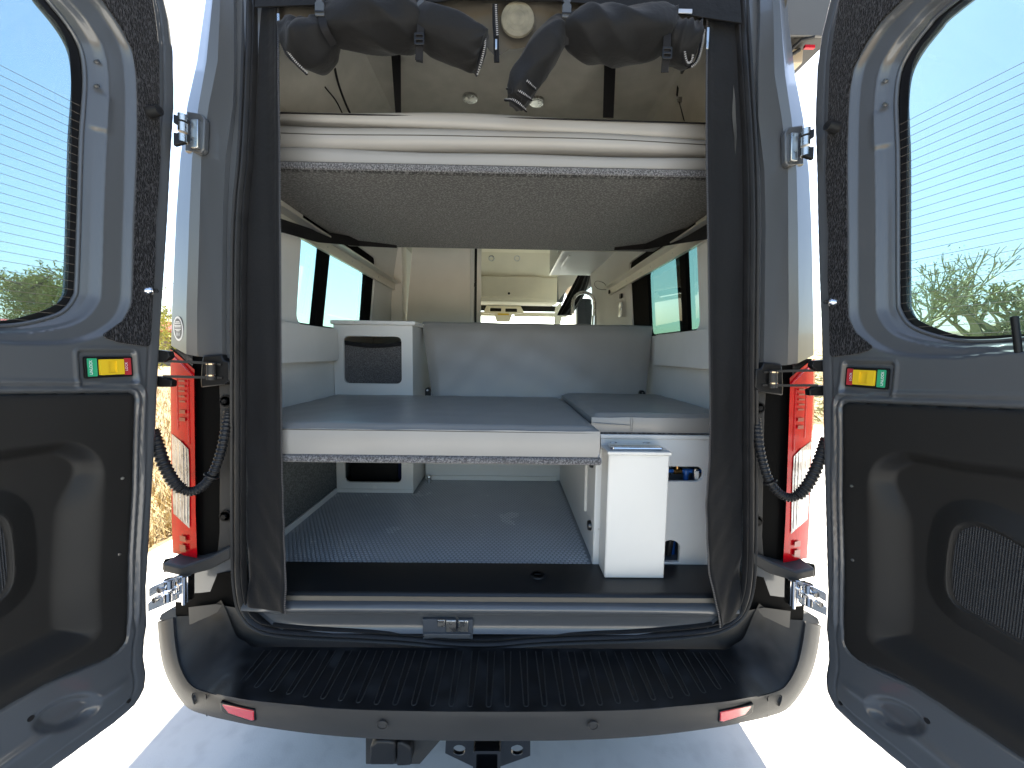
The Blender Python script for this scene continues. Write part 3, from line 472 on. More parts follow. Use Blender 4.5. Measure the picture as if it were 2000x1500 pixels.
for px_ in ((-0.7642, -0.0003, 0.497), (-0.7098, -0.0088, 0.497), (-0.5585, -0.0165, 0.497), (-0.4037, -0.0155, 0.497), (-0.2152, -0.0142, 0.497), (-0.009, -0.0128, 0.497)): IN.append((px_[0], -.012, .497))
def full(L):
    L = [tuple(p) for p in L]; L[-1] = (0, L[-1][1], L[-1][2]); s_ = spline(L, 5); return [tuple(p) for p in s_] + [(-p[0], p[1], p[2]) for p in s_[-2::-1]]
ro, ri, bo, inn = full(RO), full(RI), full(BO), full(IN); secs = []
for a, b_, c, d in zip(inn, ri, ro, bo):
    A, B, C_, D_ = map(Vector, (a, b_, c, d)); sag = max(0, min(.035, (B.z - .50) * .35))
    fN = Vector((.012 * max(-1, min(1, B.x * 1.2)) * (abs(B.x) > .6) * min(1, (abs(B.x) - .6) * 5), -.012, -.003)); under = D_ + Vector((-D_.x * .06, .07, .004))
    secs.append([A, A.lerp(B, .3) - Vector((0, 0, sag)), A.lerp(B, .65) - Vector((0, 0, sag)), A.lerp(B, .93), B, B.lerp(C_, .5) + Vector((0, -.001, .004)), C_, C_.lerp(D_, .12) + fN * .35, C_.lerp(D_, .5) + fN * .5, C_.lerp(D_, .9) + fN * .25, D_, under, under + Vector((0, .05, .05))])
BUMP = MB().loft([q[4:] for q in secs]).build('bumper', PLASTIC, VAN, smooth=40)
STEPM = mat('worn_black_step', (.0105, .0105, .011), .55, spec=.22, bump=.25, bscale=900, bdist=.0006, var=.35, vscale=18, col2=(.022, .022, .022), c2scale=9, c2lo=.52, c2hi=.7)
MB().loft([q[:5] for q in secs]).build('step_tread', STEPM, BUMP, smooth=40)
for i in range(29):
    x = (i - 14) * .0506; tipy = ip(abs(x), [0, .3, .5, .60, .66, .71], [-.226, -.22, -.198, -.182, -.168, -.152]); bk = -.03
    path = [(x - .011, bk, .5), (x - .0065, tipy + .007, .5), (x - .0045, tipy + .002, .5), (x, tipy, .5), (x + .0045, tipy + .002, .5), (x + .0065, tipy + .007, .5), (x + .011, bk, .5)]
    MB().tube(path, .0017, 6).build('tread_rib', PLASTIC, BUMP, smooth=60)  # lighter plastic than the tread, painting the highlight onto the ribs
    MB().add([(x - .009, bk, .4993), (x + .009, bk, .4993), (x + .005, tipy + .004, .4993), (x - .005, tipy + .004, .4993)], [(0, 1, 2, 3)]).build('tread_groove', BLACK, BUMP)
for sd in (-1, 1):
    MB().prism(mir([(-0.7504, -0.181, 0.4677), (-0.6374, -0.207, 0.4706), (-0.6386, -0.203, 0.4335), (-0.6499, -0.201, 0.4269), (-0.7372, -0.18, 0.4299), (-0.7518, -0.177, 0.4376)], sd), (0, .03, 0)).build('reflector_bezel', BLACK, BUMP, bevel=.003)
    MB().prism(mir([(-0.7437, -0.1825, 0.4661), (-0.6392, -0.2085, 0.4691), (-0.6416, -0.2045, 0.438), (-0.6514, -0.2025, 0.4329), (-0.733, -0.1815, 0.436), (-0.7462, -0.1785, 0.4422)], sd), (0, .01, 0)).build('reflector', REFL, BUMP, bevel=.003)
    for c, nn in (((-0.2791, -0.243, 0.4665), (0, -1, -.15)), ((-0.8609, -0.131, 0.432), (-.75, -.6, -.2))):
        c = Vector((c[0] * -sd, c[1], c[2])); nn = Vector((nn[0] * -sd, nn[1], nn[2])).normalized()
        s_ = MB().cyl(c + nn * .002, c - nn * .02, .0105, 24).build('parking_sensor', PLASTIC, BUMP, bevel=.0015); MB().ring(c + nn * .002, nn, .0135, .0018).build('sensor_ring', PLASTIC, BUMP)
    MB().prism(mir([(-1.166, 0.1, 0.5024), (-1.1559, 0.1, 0.525), (-1.1194, 0.1, 0.5478), (-1.0786, 0.085, 0.551), (-1.0669, 0.058, 0.5407), (-1.0809, 0.056, 0.5348)], sd), (0, .02, -.004)).build('bumper_ear_top', PLASTIC, BUMP, bevel=.003)
    MB().tube([Vector((p[0] * -sd, p[1], p[2])) for p in [(-0.8076, -0.156, 0.4669), (-0.811, -0.152, 0.4301), (-0.8223, -0.138, 0.3845)]], .0016, 6).build('bumper_seam', BLACK, BUMP)
# hitch and trailer socket under the bumper
hp = [(-0.1307, -0.12, 0.2992), (-0.1338, -0.12, 0.2459), (-0.0504, -0.12, 0.2024), (0.0346, -0.12, 0.2025), (0.1237, -0.12, 0.2379), (0.1226, -0.12, 0.2997)]
hl = [[(c[0] + .019 * math.cos(k * math.pi / 10), c[2] + .0155 * math.sin(k * math.pi / 10)) for k in range(20)] for c in [(-0.0908, -0.12, 0.2576), (0.0832, -0.12, 0.258)]]
HT = plate([(p[0], p[2]) for p in hp], hl, lambda u, v, q: (u, -.12 + q, v), .012).build('tow_hitch', mat('gloss_black_steel', (.008, .008, .009), .25, 0, .5), VAN, bevel=.002)
x0, x1 = (-0.0452, -0.17, 0.3049)[0], (0.0341, -0.17, 0.3051)[0]; z1_ = (-0.0071, -0.17, 0.3098)[2]
plate(rrect(x0, x1, z1_ - .078, z1_, .008), [rrect(x0 + .009, x1 - .009, z1_ - .069, z1_ - .009, .004)], lambda u, v, q: (u, -.17 + q, v), .4).build('receiver_tube', MATS['gloss_black_steel'], HT)
MB().cyl((-.55, .02, z1_ - .02), (.55, .02, z1_ - .02), .03, 16).build('cross_bar', MATS['gloss_black_steel'], HT)
sp0 = [(-0.3779, -0.1, 0.2841), (-0.1354, -0.1, 0.2846), (-0.1541, -0.1, 0.2626), (-0.2137, -0.1, 0.1876), (-0.3794, -0.1, 0.1874)]
SO = MB().prism(sp0, (0, .006, 0)).build('socket_bracket', PLASTIC, VAN, bevel=.002)
plate([(p[0], p[2]) for p in [(-0.3516, -0.15, 0.2399), (-0.274, -0.15, 0.24), (-0.2734, -0.15, 0.3115), (-0.2911, -0.15, 0.3195), (-0.3282, -0.15, 0.3194), (-0.3477, -0.15, 0.3016)]], [], lambda u, v, q: (u, -.15 + q, v), .05).build('trailer_socket', RUBBER, SO, bevel=.008, seg=3)
plate([(p[0], p[2]) for p in [(-0.2725, -0.145, 0.231), (-0.229, -0.145, 0.2343), (-0.2286, -0.145, 0.2899), (-0.2405, -0.145, 0.2996), (-0.2599, -0.145, 0.3109), (-0.2719, -0.145, 0.306)]], [], lambda u, v, q: (u, -.145 + q, v), .045).build('trailer_socket', RUBBER, SO, bevel=.006, seg=3)

# ------------------------------------------------------------------ rear doors
DA, DX, DY = .1614, .95, -.08
def dp(sd, s, z, t=0.): return (sd * (DX + s * math.sin(DA)) - sd * t * math.cos(DA), DY - s * math.cos(DA) - t * math.sin(DA), z)
def smooth2(poly, n=4): return [(p.x, p.y) for p in spline([(a, b_, 0) for a, b_ in poly], n, True)]
EDGE = [(-.02, 2.60), (-.055, 2.50), (-.068, 2.447), (-.083, 2.38), (-.0885, 2.30), (-.087, 2.25), (-.083, 2.15), (-.0655, 2.0), (-.0477, 1.826), (-.028, 1.655), (-.0105, 1.513), (.0085, 1.33), (.019, 1.22), (.039, 1.04), (.058, .865), (.0683, .78), (.0725, .67), (.0805, .635), (.086, .589), (.082, .535), (.089, .495), (.114, .470), (.165, .466), (.285, .477), (.5, .483), (.82, .488), (.875, .52), (.88, .8), (.84, 1.5), (.80, 2.2), (.77, 2.5), (.72, 2.58), (.6, 2.62), (.3, 2.63), (.06, 2.63)]
FRITP = smooth2([(.1989, 2.2435), (.160, 2.227), (.125, 2.197), (.108, 2.16), (.106, 2.10), (.113, 2.03), (.122, 1.95), (.137, 1.768), (.151, 1.606), (.158, 1.569), (.183, 1.531), (.227, 1.507), (.277, 1.492), (.33, 1.4895), (.396, 1.494), (.60, 1.50), (.68, 1.52), (.71, 1.56), (.72, 1.64), (.70, 2.10), (.69, 2.17), (.66, 2.22), (.60, 2.25), (.4, 2.265)])
GLASP = smooth2([(.2158, 2.235), (.174, 2.213), (.142, 2.188), (.130, 2.145), (.1315, 2.06), (.139, 1.94), (.152, 1.763), (.1655, 1.604), (.173, 1.571), (.198, 1.542), (.24, 1.518), (.285, 1.5015), (.353, 1.5013), (.395, 1.503), (.60, 1.512), (.67, 1.53), (.695, 1.565), (.70, 1.64), (.68, 2.1), (.665, 2.16), (.63, 2.2), (.58, 2.228), (.4, 2.245)])
MOUL = smooth2([(.136, 2.302), (.087, 2.288), (.054, 2.26), (.027, 2.222), (.020, 2.16), (.026, 2.02), (.040, 1.85), (.0476, 1.77), (.0595, 1.62), (.067, 1.5595), (.09, 1.514), (.129, 1.479), (.183, 1.457), (.24, 1.4515), (.3, 1.452), (.378, 1.463), (.6, 1.47), (.72, 1.485), (.77, 1.55), (.775, 1.65), (.755, 2.15), (.74, 2.24), (.69, 2.3), (.6, 2.325), (.4, 2.335), (.25, 2.325)])
PANL = [(.080, 1.329), (.073, 1.325), (.070, 1.314), (.0799, 1.2), (.090, 1.065), (.1097, .888), (.1185, .755), (.1255, .676), (.131, .664), (.146, .654), (.165, .652), (.187, .656), (.215, .668), (.248, .680), (.30, .6885), (.36, .6925), (.461, .699), (.70, .70), (.80, .73), (.80, 1.36), (.407, 1.357)]
RECS = smooth2([(.1765, .76), (.1745, .86), (.1515, 1.1), (.154, 1.158), (.1735, 1.198), (.211, 1.228), (.245, 1.2345), (.3257, 1.2385), (.416, 1.2495), (.6, 1.26), (.68, 1.25), (.71, 1.2), (.72, .80), (.69, .74), (.40, .72), (.22, .715), (.185, .73)])
SPKR = smooth2([(.4289, 1.0932), (.388, 1.107), (.345, 1.110), (.318, 1.087), (.3105, 1.045), (.3105, .98), (.317, .935), (.337, .914), (.3727, .9123), (.4443, .9042), (.56, .90), (.60, .93), (.60, 1.0), (.56, 1.06)])
CARP = [(-.022, 2.50), (-.03, 2.42), (-.0385, 2.34), (-.0425, 2.27), (-.039, 2.2), (-.033, 2.08), (-.0305, 1.98), (-.018, 1.87), (-.0079, 1.8), (.0013, 1.67), (.0124, 1.58), (.0235, 1.468), (.026, 1.458), (.033, 1.452), (.10, 1.461), (.126, 1.470), (.133, 1.477), (.131, 1.483), (.088, 1.519), (.0655, 1.56), (.058, 1.62), (.0463, 1.77), (.0385, 1.85), (.0245, 2.02), (.0185, 2.16), (.0255, 2.225), (.0525, 2.264), (.086, 2.292), (.135, 2.305), (.25, 2.33), (.40, 2.34), (.40, 2.44), (.1, 2.52)]
def field(fn, keep, sv, zv, sd):
    S, Z_ = np.meshgrid(sv, zv); P = np.stack([S.ravel(), Z_.ravel()], 1); h, k = fn(P), keep(P); ns, nz = len(sv), len(zv)
    mb = MB(); idx = {}; vs = []
    K = k.reshape(nz, ns); H = h
    for j in range(nz - 1):
        for i in range(ns - 1):
            if K[j, i] and K[j, i + 1] and K[j + 1, i] and K[j + 1, i + 1]:
                q = (j * ns + i, j * ns + i + 1, (j + 1) * ns + i + 1, (j + 1) * ns + i)
                for a in q:
                    if a not in idx: idx[a] = len(vs); vs.append(dp(sd, P[a, 0], P[a, 1], H[a]))
                mb.f.append(tuple(idx[a] for a in q))
    mb.v = vs; return mb
def snap(P, poly, d, sel):
    """pull the outermost kept vertices onto the outline so the cut edge is clean"""
    return P
OV = (0.2527, 0.5835); OV2 = (0.2322, 0.6852)
def door(sd):
    def hin(P):
        dw, dm, de, dpn = sdf(P, FRITP), sdf(P, MOUL), sdf(P, EDGE), sdf(P, PANL)
        h = np.zeros(len(P)); u = np.clip(dw / np.maximum(dw - np.minimum(dm, 0), 1e-6), 0, 1)
        inm = dm < 0
        h = np.where(inm, np.interp(u, [0, .10, .24, .30, .37, .44, .82, .90, .96, 1], [-.042, -.038, -.033, -.027, -.018, -.0175, -.012, -.007, -.0008, 0]), h)
        e = -de
        h += np.where(~inm, np.interp(e, [0, .003, .008, .014, .026, .031, .035, .042], [-.006, -.0015, .0, .0, -.001, -.003, .0005, .0]), np.interp(e, [0, .02], [-.006, 0]))
        low = sst(1.40, 1.36, P[:, 1])
        h += low * np.interp(dpn, [-.006, .0, .003, .008, .013, .018, .022, .028, .034], [-.010, -.010, -.002, .0025, .001, -.005, .001, .004, 0]) * sst(.68, .72, P[:, 1])
        h += (1 - sst(.68, .72, P[:, 1])) * np.interp(dpn, [-.006, 0, .004, .012], [-.006, -.006, 0, 0])
        # stamped bottom: scoop, ridge and dimples
        for (c, a, b_, th, dep) in ((OV, .036, .075, -.95, -.016), (OV2, .018, .07, -1.25, -.009)):
            x, y = P[:, 0] - c[0], P[:, 1] - c[1]; X_ = x * math.cos(th) + y * math.sin(th); Y_ = -x * math.sin(th) + y * math.cos(th)
            r = np.sqrt((X_ / a) ** 2 + (Y_ / b_) ** 2); h += dep * (1 - sst(.55, 1.05, r))
        h += .004 * np.exp(-((P[:, 1] - (.545 + .03 * np.sin(P[:, 0] * 4))) / .010) ** 2) * sst(.12, .16, P[:, 0])
        lb = sdf(P, rrect(.060, .188, 1.352, 1.443, .012)); h += np.interp(lb, [-.006, -.002, .003, .008], [-.006, .001, .003, 0])
        for c in ((.055, 1.352), (.066, 1.30)):
            h += .004 * np.exp(-(((P[:, 0] - c[0]) / .012) ** 2 + ((P[:, 1] - c[1]) / .02) ** 2))
        # stamped step of the window channel
        h += np.where(inm, .006 * (sst(2.09, 2.075, P[:, 1]) * sst(1.985, 1.998, P[:, 1])) * np.exp(-((u - .28) / .14) ** 2), 0)
        return h
    sv = np.concatenate([np.arange(-.095, .46, .0032), np.arange(.46, .90, .014)]); zv = np.arange(.46, 2.64, .0042)
    mb = field(hin, lambda P: (sdf(P, FRITP) > -.005) & (sdf(P, EDGE) < .0005) & (sdf(P, PANL) > -.014), sv, zv, sd)
    d = mb.build('door', PAINT, VAN, smooth=0); d.data.polygons.foreach_set('use_smooth', [True] * len(d.data.polygons))
    d['label'] = 'left rear door swung open past ninety degrees' if sd < 0 else 'right rear door swung open past ninety degrees'
    # rolled edge and outer skin
    es = smooth2(EDGE, 3); secs = []
    for (o_, t_) in ((-.004, -.003), (-.0005, -.006), (.0008, -.012), (.0008, -.060), (-.002, -.075), (-.010, -.082)):
        ring = []
        n_ = len(es)
        for i in range(n_):
            tx, ty = es[(i + 1) % n_][0] - es[i - 1][0], es[(i + 1) % n_][1] - es[i - 1][1]; l_ = math.hypot(tx, ty) or 1
            nx, ny = -ty / l_, tx / l_
            ring.append(dp(sd, es[i][0] - nx * o_, es[i][1] - ny * o_, t_))
        secs.append(ring)
    MB().loft(secs, True).build('door_edge', PAINT, d, smooth=50)
    plate(es, [FRITP], lambda u, v, q: dp(sd, u, v, -.082 + q), .006).build('outer_skin', PAINT, d)
    gl = plate(smooth2([(p[0], p[1]) for p in FRITP[::4]], 4), [], lambda u, v, q: dp(sd, u, v, -.050 + q), .004).build('window_glass', GLASS, d, smooth=0)
    ou = [(p[0] + .004 * (1 if p[0] > .4 else -1), p[1] + .004 * (1 if p[1] > 1.9 else -1)) for p in FRITP]
    plate(ou, [GLASP], lambda u, v, q: dp(sd, u, v, -.0455 + q), .0012).build('window_border', FRIT, d, smooth=0)
    MB().tube([dp(sd, p[0], p[1], -.0405) for p in FRITP], .0048, 8, closed=True).build('window_gasket', PAINT, d, smooth=60)
    z = 2.034; k = 0; gp, fp = np.array(GLASP), FRITP
    while z > 1.50:
        ss = np.arange(.08, .80, .002); ins = sdf(np.stack([ss, np.full_like(ss, z)], 1), FRITP) < -.001
        a, b_ = ss[ins][0], ss[ins][-1]
        MB().tube([dp(sd, a, z, -.0438), dp(sd, b_, z + .004, -.0438)], .00055, 5).build('defroster_line', HEATL, d)
        z -= .0203
    plate(CARP, [], lambda u, v, q: dp(sd, u, v, -.002 + q), .007).build('carpet_trim', CARPET, d, smooth=0, bevel=.002)
    # trim panel with moulded pocket
    def hpan(P):
        dpn, dr, dsx = sdf(P, PANL), sdf(P, RECS), sdf(P, SPKR)
        h = np.interp(dpn, [-.012, -.004, -.001, 0], [.004, .003, .0, -.006])
        wdt = np.where(P[:, 1] > 1.15, .035, .078)
        side = sst(1.18, 1.05, P[:, 1]); wdt = .034 + .046 * side
        h = h - .036 * sst(0, 1, np.clip(-dr / wdt, 0, 1)) + .006 * np.exp(-((dr - .006) / .012) ** 2) * 0
        h = h + np.interp(dsx, [-.02, -.004, .0, .006, .045], [.012, .013, .016, .014, 0])
        return h
    svp = np.concatenate([np.arange(.066, .48, .0036), np.arange(.48, .82, .014)])
    tp_ = field(hpan, lambda P: sdf(P, PANL) < .0008, svp, np.arange(.645, 1.37, .0042), sd).build('trim_panel', TRIM, d, smooth=0); tp_.data.polygons.foreach_set('use_smooth', [True] * len(tp_.data.polygons))
    ins_ = [(.5 * .0 + p[0] + (.455 - p[0]) * .07, p[1] + (1.0 - p[1]) * .07) for p in SPKR]
    h0 = float(hpan(np.array([[.40, 1.0]]))[0])
    gr = plate(ins_, [], lambda u, v, q: dp(sd, u, v, h0 - .003 + q), .0045).build('speaker_grille', mat('speaker_mesh', (.014, .014, .015), .55, bump=.9, bscale=240, kind='mesh', bdist=.003, stretch=(0, 1, 1)), d, bevel=.0015)
    rp = [dp(sd, p[0], p[1], h0 + .001) for p in SPKR]; MB().tube(rp, .003, 8, closed=True).build('speaker_rim', TRIM, d, smooth=60)
    for c in ((0.1151, 1.1083), (0.1334, 0.912)): MB().tube([dp(sd, c[0], c[1], .003), dp(sd, c[0], c[1], .0065), dp(sd, c[0], c[1], .007)], [.004, .0035, .001], 12).build('trim_screw', STEEL, d)
    c = (0.3163, 0.6323); MB().cyl(dp(sd, c[0], c[1], -.004), dp(sd, c[0], c[1], .0012), .006, 16).build('drain_plug', BLACK, d)
    c = (0.1306, 0.4982); MB().cyl(dp(sd, c[0], c[1], -.006), dp(sd, c[0], c[1], .001), .005, 14).build('drain_plug', BLACK, d)
    # inside lock slider
    R = lambda u, v, q: dp(sd, u, v, -.004 + q)
    plate(rrect(.071, .175, 1.373, 1.4255, .004), [], R, .005).build('lock_plate', BLACK, d, bevel=.001)
    plate(rrect(.076, .092, 1.3775, 1.4215, .002), [], lambda u, v, q: dp(sd, u, v, .0012 + q), .001).build('lock_label', REDL, d)
    plate(rrect(.151, .1705, 1.3775, 1.4215, .002), [], lambda u, v, q: dp(sd, u, v, .0012 + q), .001).build('unlock_label', GREEN, d)
    plate(rrect(.0955, .1475, 1.380, 1.419, .002), [rrect(.112, .131, 1.385, 1.414, .002)], lambda u, v, q: dp(sd, u, v, .0012 + q), .006).build('lock_slider', YELLOW, d, bevel=.001)
    plate(rrect(.111, .132, 1.384, 1.415, .001), [], lambda u, v, q: dp(sd, u, v, .0012 + q), .002).build('slider_recess', YELLOW, d)
    for body, s0 in (('LOCK', .084), ('UNLOCK', .1605)):
        ex = Vector((0, 0, 1)); nn = Vector(dp(sd, 0, 0, 1)) - Vector(dp(sd, 0, 0, 0)); ey = nn.cross(ex)
        M_ = Matrix((ex, ey, nn)).transposed().to_4x4(); M_.translation = dp(sd, s0 + .003, 1.3995, .0024)
        text_mesh(body, .0085, M_, 'label_print', WHITEP, d)
    # buffer and stud
    c = (-0.0069, 2.0874); a, b_ = Vector(dp(sd, c[0], c[1], .002)), Vector(dp(sd, c[0], c[1], .036)) + Vector((0, 0, .004))
    MB().tube([a, a.lerp(b_, .5), b_, b_, a.lerp(b_, .7)], [.0155, .0135, .012, .0065, .006], 20).build('rubber_buffer', RUBBER, d)
    c = (0.0225, 1.6052); a, b_ = Vector(dp(sd, c[0], c[1], .004)), Vector(dp(sd, c[0], c[1], .030))
    MB().tube([a, a.lerp(b_, .1), a.lerp(b_, .12), a.lerp(b_, .3), a.lerp(b_, .5), a.lerp(b_, .6), b_], [.014, .013, .008, .009, .0045, .006, .006], 20).build('snap_stud', CHROME, d)
    if sd > 0:
        c0, c1 = (0.3887, 1.4617), (0.3772, 1.5356); MB().tube([dp(sd, c0[0], c0[1], -.006), dp(sd, c1[0], c1[1] - .002, -.006), dp(sd, c1[0], c1[1], -.006)], [.0055, .006, .004], 14).build('lock_pin', BLACK, d)
    # top hand grip of the window channel: two small clips
    for c in ((0.0874, 2.1553), (0.0909, 2.0957)): MB().cyl(dp(sd, c[0], c[1], -.03), dp(sd, c[0], c[1], -.022), .004, 10).build('channel_rivet', STEEL, d)
    return d
door(-1); door(1)
# ------------------------------------------------------------------ van interior lining
def wp(sd, z): return sd * ip(z, [.6, 1.40, 1.60, 2.0, 2.32], [.912, .905, .90, .865, .81])
MB().box((-.915, .20, .60), (.915, 3.5, ZF)).build('floor', mat('grey_floor_shade_tone', (.19, .205, .22), .38, bump=.1, bscale=700, var=.04, vscale=7, bdist=.0006), VAN)  # base coloured darker than the coins, as shade between them
cn = MB(); pt = .0172; row = 0; y = .212
while y < 1.16:
    x = -.90 + (pt / 2 if row % 2 else 0)
    while x < .36:
        if not (x < -.46 and y > .92):
            lo = [(x + .0070 * math.cos(a * math.pi / 5), y + .0070 * math.sin(a * math.pi / 5), ZF - .0002) for a in range(10)]; hi = [(x + .0058 * math.cos(a * math.pi / 5), y + .0058 * math.sin(a * math.pi / 5), ZF + .0014) for a in range(10)]
            cn.add(lo + hi, [(a, (a + 1) % 10, 10 + (a + 1) % 10, 10 + a) for a in range(10)] + [tuple(range(10, 20))])
        x += pt
    y += pt * .866; row += 1
cn.build('floor_coins', COIN, VAN, smooth=0, kind='stuff')
MB().box((-.915, 3.5, .50), (.915, 5.0, .60)).build('cab_floor', mat('grey_cab_mat', (.40, .38, .34), .8), VAN)
for sd in (-1, 1):
    WB, WE, WZ0, WZ1 = (.555, 1.50, 1.562, 2.07)
    hole = rrect(WB, WE, WZ0, WZ1, .05)
    YE = 3.35 if sd < 0 else 2.60
    plate([(.06, 1.545), (YE, 1.545), (YE, 2.32), (.06, 2.32)], [hole], lambda u, v, q: (wp(sd, v) + sd * q, u, v), .012).build('upper_wall_lining', WALLG, VAN, smooth=20)
    plate([(.12, 1.10), (YE, 1.10), (YE, 1.55), (.12, 1.55)], [], lambda u, v, q: (wp(sd, v) + sd * (q + .004), u, v), .012).build('lower_wall_lining', WALLG, VAN)
    plate([(.12, .655), (3.35, .655), (3.35, 1.105), (.12, 1.105)], [], lambda u, v, q: (wp(sd, v) + sd * q, u, v), .012).build('carpeted_wall', mat('dark_speckled_lining', (.07, .08, .085), .9, bump=.6, bscale=300, col2=(.14, .16, .165), c2scale=160), VAN)
    bx('skirting', (sd * .908, .27, ZF), (sd * .897, .92, ZF + .028), WHITE, VAN, bevel=.002)
    # rounded ledge panel below the window
    plate(rrect(.12, .905 if sd < 0 else 1.0, 1.395, 1.562, .02), [], lambda u, v, q: (sd * (.868 + q), u, v), .04).build('wall_ledge', WALLG, VAN, bevel=.012, seg=4)
    # window: frame, bars, panes
    fr = plate(rrect(WB - .03, WE + .03, WZ0 - .03, WZ1 + .03, .06), [rrect(WB + .012, WE - (.13 if sd < 0 else .29), WZ0 + .012, 1.965, .045)], lambda u, v, q: (wp(sd, v) + sd * (.014 + q), u, v), .02).build('side_window', MATTEB, VAN)
    if sd < 0:
        plate([(.755, WZ0), (.835, WZ0), (.865, WZ1), (.785, WZ1)], [], lambda u, v, q: (wp(sd, v) + sd * (.016 + q), u, v), .03).build('window_bar', MATTEB, fr)
        plate([(.86, WZ0), (.90, WZ0), (.93, WZ1), (.89, WZ1)], [], lambda u, v, q: (wp(sd, v) + sd * (.075 + q), u, v), .01).build('window_bar', MATTEB, fr)
    else:
        plate([(.70, WZ0), (.76, WZ0), (.76, WZ1), (.70, WZ1)], [], lambda u, v, q: (wp(sd, v) + sd * (.016 + q), u, v), .02).build('window_bar', MATTEB, fr)
        plate([(.80, WZ0), (.84, WZ0), (.86, WZ1), (.82, WZ1)], [], lambda u, v, q: (wp(sd, v) + sd * (.04 + q), u, v), .015).build('window_bar', MATTEB, fr)
    plate(rrect(WB - .02, WE + .02, WZ0 - .02, WZ1 + .02, .05), [], lambda u, v, q: (wp(sd, v) + sd * (.038 + q), u, v), .004).build('window_pane', GLASSS if sd < 0 else GLASSG, fr, smooth=0)
    # bed rail
    z0, z1 = (-0.845, 0.3578, 1.9435)[2], (-0.845, 0.3613, 2.006)[2]
    RL = MB().prism([(sd * .845, .10, 1.925), (sd * .862, .10, 1.925), (sd * .856, .10, 1.985), (sd * .80, .10, 1.985), (sd * .80, .10, 1.978), (sd * .845, .10, 1.975)], (0, 1.86, 0)).build('bed_rail', ALU, VAN)
    for y in (.55, .75, 1.05, 1.2, 1.5): MB().cyl((sd * .847, y, 1.95), (sd * .842, y, 1.95), .005, 10).build('rail_screw', STEEL, RL)
    MB().cyl((sd * .846, 1.93, 1.945), (sd * .835, 1.93, 1.945), .016, 14).build('rail_stop', BLACK, RL)
# ceiling
MB().loft([[(x, y, z) for x, z in ((-.81, 2.30), (-.80, 2.34), (-.56, 2.61), (-.54, 2.62), (.0, 2.63), (.71, 2.62), (.735, 2.61), (.80, 2.34), (.81, 2.30))] for y in (.06, 3.35)]).build('headliner', HEAD, VAN, smooth=20)
MB().loft([[(x, y, z) for x in (-.9, .9)] for y, z in ((3.30, 2.63), (3.38, 2.60), (3.52, 2.36))]).build('cab_headliner', CABT, VAN)
for c in [(-0.1518, 0.701, 2.625), (0.1573, 0.7155, 2.625)]:
    l = MB().tube([(c[0], c[1], 2.63), (c[0], c[1], 2.615), (c[0], c[1], 2.612), (c[0], c[1], 2.618)], [.034, .034, .027, .025], 28).build('downlight', STEEL, VAN)
    MB().cyl((c[0], c[1], 2.625), (c[0], c[1], 2.6165), .025, 24).build('diffuser', WHITEM, l)
for c in [(-0.162, 3.42, 2.5495), (0.1351, 3.42, 2.5548)]:
    l = MB().ring((c[0], c[1] - .005, c[2] - .01), (0, -.85, -.5), .03, .006).build('downlight', STEEL, VAN); MB().cyl((c[0], c[1] - .002, c[2] - .01), (c[0], c[1] + .02, c[2] + .01), .028, 20).build('diffuser', WHITEM, l)
# straps hanging from the ceiling to the bed
def ribbon(pts, wdt, th=.002, ax=(1, 0, 0)):
    P = [Vector(p) for p in pts]; mb = MB(); secs = []
    for i, p in enumerate(P):
        t_ = (P[min(i + 1, len(P) - 1)] - P[max(i - 1, 0)]).normalized(); a = Vector(ax); a = (a - t_ * a.dot(t_)).normalized(); n_ = t_.cross(a); w_ = wdt[i] if isinstance(wdt, list) else wdt
        secs.append([p + a * w_ * .5 + n_ * th * .5, p - a * w_ * .5 + n_ * th * .5, p - a * w_ * .5 - n_ * th * .5, p + a * w_ * .5 - n_ * th * .5])
    return mb.loft(secs, True, True)
# ------------------------------------------------------------------ raised bed and folded mattress
UB = thing('raised_bed', 'grey speckled carpeted bed platform hung high across the opening', 'bed', (0, .6, 2.0))
f0 = (0.0027, 0.12, 2.0227); ZB = 2.03
bx('platform', (-.86, .125, ZB), (.86, 1.05, ZB + .034), FELT, UB, bevel=.012, seg=3)
MB().box((-.84, .122, ZB + .006), (.84, .135, ZB + .028)).build('front_edge', FELTL, UB, bevel=.004)
ribbon([(-0.83, 0.3304, 1.9198), (-0.82, 0.5992, 1.9563), (-0.7581, 0.9195, 2.024), (-0.5776, 0.9965, 2.024)], [.05, .05, .045, .02], ax=(0, .3, 1)).build('strap', WEB, UB)
ribbon([(0.83, 0.3842, 1.944), (0.82, 0.61, 1.9894), (0.7494, 0.8774, 2.024), (0.6101, 0.9569, 2.024)], [.06, .06, .05, .02], ax=(0, .3, 1)).build('strap', WEB, UB)
ribbon([(-0.4236, 0.45, 2.6936), (-0.4058, 0.42, 2.3781)], [.042, .022]).build('hanging_strap', WEB, UB)
ribbon([(0.4315, 0.45, 2.714), (0.4249, 0.42, 2.3864)], [.048, .042]).build('hanging_strap', WEB, UB)
ribbon([(0.7296, 0.5, 2.5601), (0.7271, 0.5, 2.5239)], .02, ax=(.6, .8, 0)).build('wall_strap', WEB, UB); ribbon([(0.739, 0.5, 2.4999), (0.7618, 0.5, 2.4294)], .024, ax=(.6, .8, 0)).build('wall_strap', WEB, UB)
bx('strap_buckle', (0.7283, 0.5, 2.4996), ((0.7487, 0.5, 2.5203)[0], .505, (0.7485, 0.5, 2.5243)[2]), STEEL, UB, bevel=.001)
MT = thing('folded_mattress', 'pale grey three-layer folded mattress lying on the raised bed', 'mattress', (0, .6, 2.1))
